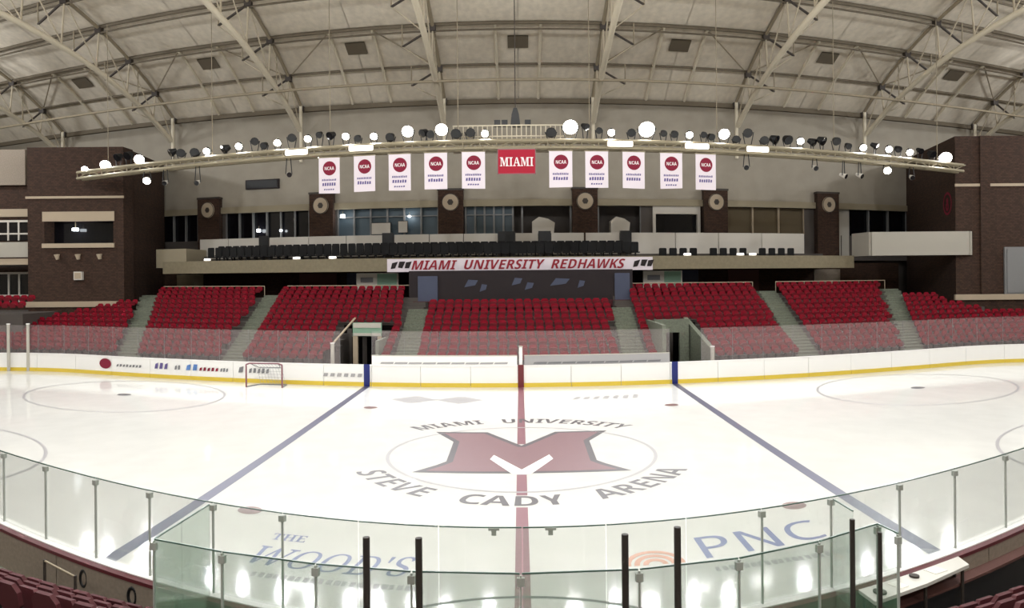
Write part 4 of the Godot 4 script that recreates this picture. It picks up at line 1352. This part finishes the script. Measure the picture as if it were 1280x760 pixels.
func nth(i: int, n: int) -> String:
	var w := ["first", "second", "third", "fourth", "fifth", "sixth", "seventh", "eighth", "ninth", "tenth", "eleventh", "twelfth", "thirteenth", "fourteenth", "fifteenth", "sixteenth", "seventeenth", "eighteenth", "nineteenth", "twentieth"]
	if i < (n + 1) / 2: return w[i] + " from the left end"
	return w[n - 1 - i] + " from the right end"

# ------------------------------------------------------------------ banners
func banners() -> void:
	var bx := [-11.34, -9.17, -7.04, -4.89, -2.67, 2.44, 4.56, 6.75, 9.02, 11.14]
	var say := ["fifth to the left of the red banner", "fourth to the left of the red banner", "third to the left of the red banner", "second to the left of the red banner", "next to the red banner on its left", "next to the red banner on its right", "second to the right of the red banner", "third to the right of the red banner", "fourth to the right of the red banner", "fifth to the right of the red banner"]
	for k in 10:
		var top := beam_h(bx[k]) - 0.32
		var t := thing("hanging_banner", "white banner with a dark red disc, %s" % say[k], "banner", plan(bx[k], 44.45, top), yaw_at(bx[k], 44.45) + rng.randf_range(-0.06, 0.06), "white banners under the lighting truss")
		var mb := MB.new()
		mb.prism([Vector2(-0.68, -2.16), Vector2(0.68, -2.16 + rng.randf_range(-0.04, 0.04)), Vector2(0.68, 0), Vector2(-0.68, 0)], 0.02)
		obj("cloth", mb, M.banner_white, t)
		mb = MB.new()
		mb.tube(Vector3(-0.74, 0.0, 0), Vector3(0.74, 0.0, 0), 0.03, 6)
		mb.tube(Vector3(-0.6, 0.0, 0), Vector3(-0.6, 0.3, 0.0), 0.015, 4)
		mb.tube(Vector3(0.6, 0.0, 0), Vector3(0.6, 0.3, 0.0), 0.015, 4)
		obj("rod", mb, M.steel, t)
		mb = MB.new()
		dot_on(mb, Vector3(0.02, -0.66, 0.014), Vector3.RIGHT, Vector3.UP, 0, 0.43, 24)
		tag(obj("disc", mb, M.crest_red, t), "dark red disc")
		lay_text("disc_lettering", "NCAA", M.print_white, t, 0.62, 0.2, func(lx: float, ly: float) -> Vector3: return Vector3(0.02 + lx, -0.76 + ly, 0.02))
		for row in [[-1.42, 0.13, 9, 0.95], [-1.72, 0.2, 6, 0.9], [-1.98, 0.1, 5, 0.7]]:
			if row[0] < -1.9 and k % 2 == 1: continue
			mb = MB.new()
			for i in row[2]:
				var w: float = row[3] / row[2]
				var x: float = -row[3] / 2 + w * i
				var hh: float = row[1] * rng.randf_range(0.8, 1.0)
				lay_polygon(mb, PackedVector2Array([Vector2(x, row[0]), Vector2(x + w * 0.1, row[0] + hh), Vector2(x + w * 0.75, row[0] + hh), Vector2(x + w * 0.7, row[0] + 0.01)]), func(lx: float, ly: float) -> Vector3: return Vector3(lx, ly, 0.015))
			obj("print", mb, M.print_blue, t)
	var t := thing("hanging_banner", "red banner with white lettering at the middle of the lighting truss", "banner", plan(-0.14, 44.4, 13.0), 0.0)
	var mb := MB.new()
	mb.prism([Vector2(-1.12, -1.5), Vector2(1.12, -1.5), Vector2(1.12, 0), Vector2(-1.12, 0)], 0.02)
	obj("cloth", mb, M.banner_red, t)
	mb = MB.new()
	for q in [[0, -0.03, 2.24, 0.05], [0, -1.47, 2.24, 0.05], [-1.1, -0.75, 0.04, 1.5], [1.1, -0.75, 0.04, 1.5]]: mb.box(Vector3(q[0], q[1], 0.012), Vector3(q[2], q[3], 0.01))
	tag(obj("border", mb, M.mark_rose, t), "pale rose border")
	lay_text("lettering", "MIAMI", M.print_white, t, 1.95, 0.52, func(lx: float, ly: float) -> Vector3: return Vector3(lx, -1.02 + ly, 0.014), true, true)
	mb = MB.new()
	mb.tube(Vector3(-1.2, 0.02, 0), Vector3(1.2, 0.02, 0), 0.035, 6)
	mb.tube(Vector3(-1.0, 0.0, 0), Vector3(-1.0, 0.1, -0.2), 0.015, 4)
	mb.tube(Vector3(1.0, 0.0, 0), Vector3(1.0, 0.1, -0.2), 0.015, 4)
	obj("rod", mb, M.steel, t)

# ------------------------------------------------------------------ seats
func seat_shapes() -> Array:
	var back := MB.new()
	back.prism(rect(0.46, 0.36, 0.13, 0.44), 0.05, Transform3D(Basis(Vector3.RIGHT, -0.16), Vector3(0, 0.0, -0.02)))
	var pan := MB.new()
	pan.prism(rect(0.42, 0.28, 0.09, 0.0), 0.06, Transform3D(Basis(Vector3.RIGHT, 0.15), Vector3(0, 0.36, 0.06)))
	var leg := MB.new()
	leg.box(Vector3(0, 0.19, -0.02), Vector3(0.07, 0.38, 0.1))
	leg.box(Vector3(0, 0.38, 0.02), Vector3(0.46, 0.06, 0.08))
	return [back, pan, leg]

func seats() -> void:
	var sh := seat_shapes()
	var proto := Node3D.new()
	proto.name = "arena_seat"
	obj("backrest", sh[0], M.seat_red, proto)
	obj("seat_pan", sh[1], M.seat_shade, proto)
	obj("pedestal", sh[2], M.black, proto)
	var blocks := ["left corner block", "second block from the left", "block left of centre", "centre block", "block right of centre", "second block from the right", "right corner block"]
	var rows := ["front row", "second row", "third row"]
	var rest := []
	var made := 0
	var count := {}
	for i in 13:
		var off := 1.35 + 0.85 * i + 0.5
		var al := aisles(i)
		for sp in row_spans(i):
			var s: float = sp[0] + 0.3
			while s < sp[1] - 0.25:
				var in_aisle := false
				var block := 0
				for a in al:
					if absf(s - a) < 0.87: in_aisle = true
					if s > a: block += 1
				if i > 9 and block in [0, 3, 6]: in_aisle = true
				if i > 5 and block == 6 and s > 30.5 - 0.6 * (i - 6): in_aisle = true
				if i > 3 and block == 0 and s < -33.0 + (i - 4) * 1.1: in_aisle = true
				if in_aisle:
					s += 0.1
					continue
				var p := far_edge(off, s)
				var e := far_edge(off, s + 0.1)
				var at := plan(p.x, p.y, tread(i))
				var to := plan(e.x, e.y, tread(i))
				var turn := atan2(-(to.z - at.z), to.x - at.x)
				if i < 3 and made < 272:
					made += 1
					var c: Node3D = proto.duplicate()
					c.name = numbered("arena_seat")
					add_child(c)
					c.position = at
					c.rotation.y = turn
					var key := "%d %d" % [i, block]
					count[key] = count.get(key, 0) + 1
					tag(c, "red folding seat, %s, %s, %s from the left" % [rows[i], blocks[block], ordinal(count[key])], "seat", "red seats, %s, %s" % [rows[i], blocks[block]])
				else:
					rest.append(Transform3D(Basis(Vector3.UP, turn), at))
				s += 0.54
	# end stand seats left of the left tower
	for r in 2:
		for i in 6:
			rest.append(Transform3D(Basis(), raw(-36.5 + 0.54 * i, 51.5 + r, 3.35 + 0.4 * r)))
	var red := MB.new()
	red.v.append_array(sh[0].v); red.n.append_array(sh[0].n)
	var st := red.commit()
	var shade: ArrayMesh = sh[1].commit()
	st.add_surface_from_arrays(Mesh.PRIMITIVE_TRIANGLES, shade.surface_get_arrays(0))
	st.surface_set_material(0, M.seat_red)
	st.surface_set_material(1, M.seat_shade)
	var mm := MultiMesh.new()
	mm.transform_format = MultiMesh.TRANSFORM_3D
	mm.mesh = st
	mm.instance_count = rest.size()
	for i in rest.size(): mm.set_instance_transform(i, rest[i])
	var mi := MultiMeshInstance3D.new()
	mi.name = "seat_rows"
	mi.multimesh = mm
	add_child(mi)
	tag(mi, "many rows of red folding seats filling the upper far stand", "seats", "", "stuff")
	tag(block_obj("floor_end_stand", M.dark_concrete, self, -40, -33.4, 51.0, 55.0, -0.05, 3.3), "", "", "", "structure")
	# maroon seats of the near stand
	var p2 := Node3D.new()
	p2.name = "near_seat"
	obj("backrest", sh[0], M.seat_maroon, p2)
	obj("seat_pan", sh[1], M.seat_maroon, p2)
	obj("pedestal", sh[2], M.black, p2)
	for side in [-1.0, 1.0]:
		for r in 3:
			var v: float = (8.85 if side < 0 else 8.3) - 0.8 * r
			var f := 0.52 + 0.33 * r
			var x0 := 4.55 if side < 0 else 5.35
			for i in 7:
				var x: float = side * (x0 + 0.55 * i)
				var c: Node3D = p2.duplicate()
				c.name = numbered("near_seat")
				add_child(c)
				c.position = plan(x, v, f)
				c.rotation.y = yaw_at(x, v) + PI
				tag(c, "maroon folding seat seen from behind, %s near row at the %s, %s from the bench" % [["front", "second", "third"][r], "left" if side < 0 else "right", ordinal(i + 1)], "seat", "maroon seats of the near stand, %s row %s" % [["front", "second", "third"][r], "left" if side < 0 else "right"])
			var x1 := x0 + 4.4
			tag(slab_obj("floor_step", M.dark_concrete, self, side * (x0 - 0.4), side * x1, v - 0.42, v + 0.38, -0.05, f), "", "", "", "structure")
	proto.free()
	p2.free()

# ------------------------------------------------------------------ small things
func small_things() -> void:
	# spare goal against the far boards
	var g := thing("hockey_goal", "spare hockey goal with a netted frame pushed against the far boards on the left", "goal", plan(-12.75, 37.0, 0.0), yaw_at(-12.75, 37.0) + 0.1)
	var mb := MB.new()
	mb.pipe([Vector3(-1.0, 0, 0.45), Vector3(-1.0, 1.15, 0.45), Vector3(-0.8, 1.22, 0.45), Vector3(0.8, 1.22, 0.45), Vector3(1.0, 1.15, 0.45), Vector3(1.0, 0, 0.45)], 0.04, 6)
	obj("goal_frame", mb, M.line_red, g)
	mb = MB.new()
	mb.pipe([Vector3(-1.0, 0.03, 0.45), Vector3(-0.75, 0.03, -0.45), Vector3(0.75, 0.03, -0.45), Vector3(1.0, 0.03, 0.45)], 0.03, 5)
	obj("base_frame", mb, M.frame_grey, g)
	mb = MB.new()
	mb.pipe([Vector3(-0.8, 1.2, 0.4), Vector3(-0.6, 0.95, -0.1), Vector3(0.6, 0.95, -0.1), Vector3(0.8, 1.2, 0.4)], 0.025, 5)
	obj("top_frame", mb, M.frame_grey, g)
	mb = MB.new()
	for i in 9:
		var x := -0.75 + 1.5 * i / 8.0
		mb.tube(Vector3(x, 1.18, 0.4), Vector3(x * 0.9, 0.9, -0.1), 0.008, 3)
		mb.tube(Vector3(x * 0.9, 0.9, -0.1), Vector3(x * 0.95, 0.03, -0.45), 0.008, 3)
	for i in 6:
		var y := 0.1 + 0.16 * i
		mb.tube(Vector3(-0.72, y, -0.42 + 0.06 * i), Vector3(0.72, y, -0.42 + 0.06 * i), 0.008, 3)
	tag(obj("net", mb, M.mark_pale, g), "white net", "", "", "stuff")
	# zamboni gate posts at the left end
	for q in [[-31.4, "left one of two white gate posts at the left end of the far boards"], [-30.2, "right one of two white gate posts at the left end of the far boards"]]:
		var p := thing("gate_post", q[1], "post", raw(q[0], 46.6, 0))
		mb = MB.new(); mb.tube(Vector3(0, -0.05, 0), Vector3(0, 2.85, 0), 0.09, 8); obj("post", mb, M.frame_pale, p)
		mb = MB.new(); mb.tube(Vector3(0, 2.85, 0), Vector3(0, 2.92, 0), 0.11, 8); obj("cap", mb, M.board_white, p)
	# dark display on the upper wall
	var d := thing("wall_display", "dark rectangular display on the upper wall left of the white banners", "display", plan(-20.2, 57.5, 13.1), yaw_at(-20.2, 57.5))
	mb = MB.new(); mb.box(Vector3(0, 0, 0), Vector3(3.1, 0.75, 0.16)); obj("case", mb, M.mural_dark, d)
	mb = MB.new(); mb.box(Vector3(0, 0, 0.09), Vector3(2.9, 0.58, 0.03)); obj("screen", mb, M.black, d)
	# rings on the back of the near boards
	for q in [[-6.62, 0.93, "black ring on the grey board back nearer the gate railing"], [-5.62, 0.93, "black ring on the grey board back nearer the bench glass"]]:
		var v := near_v(q[0]) - 0.17
		var r := thing("board_ring", q[2], "ring", plan(q[0], v, q[1] - 0.14), yaw_at(q[0], v), "black rings on the near boards")
		mb = MB.new()
		for i in 20:
			var a := TAU * i / 20; var b := TAU * (i + 1) / 20
			mb.tube(Vector3(0.085 * cos(a), 0.125 * sin(a), 0), Vector3(0.085 * cos(b), 0.125 * sin(b), 0), 0.03, 6)
		obj("rim", mb, M.black, r)
		mb = MB.new(); mb.box(Vector3(0, 0, -0.02), Vector3(0.03, 0.1 if q[0] < -6 else 0.02, 0.02)); obj("pin", mb, M.steel, r)
	# low gate frame at the left
	var f := thing("gate_railing", "thin dark gate railing standing by the grey back of the near boards on the left", "gate railing")
	for q in [[-7.2, 9.9, "post"], [-6.42, 9.62, "post"]]:
		mb = MB.new(); mb.tube(plan(q[0], q[1], -0.05), plan(q[0], q[1], 1.06), 0.022, 6); obj("post", mb, M.dark_steel, f)
	for h in [1.04, 0.7]:
		mb = MB.new(); mb.tube(plan(-7.2, 9.9, h), plan(-6.42, 9.62, h), 0.016, 6); obj("rail", mb, M.steel, f)
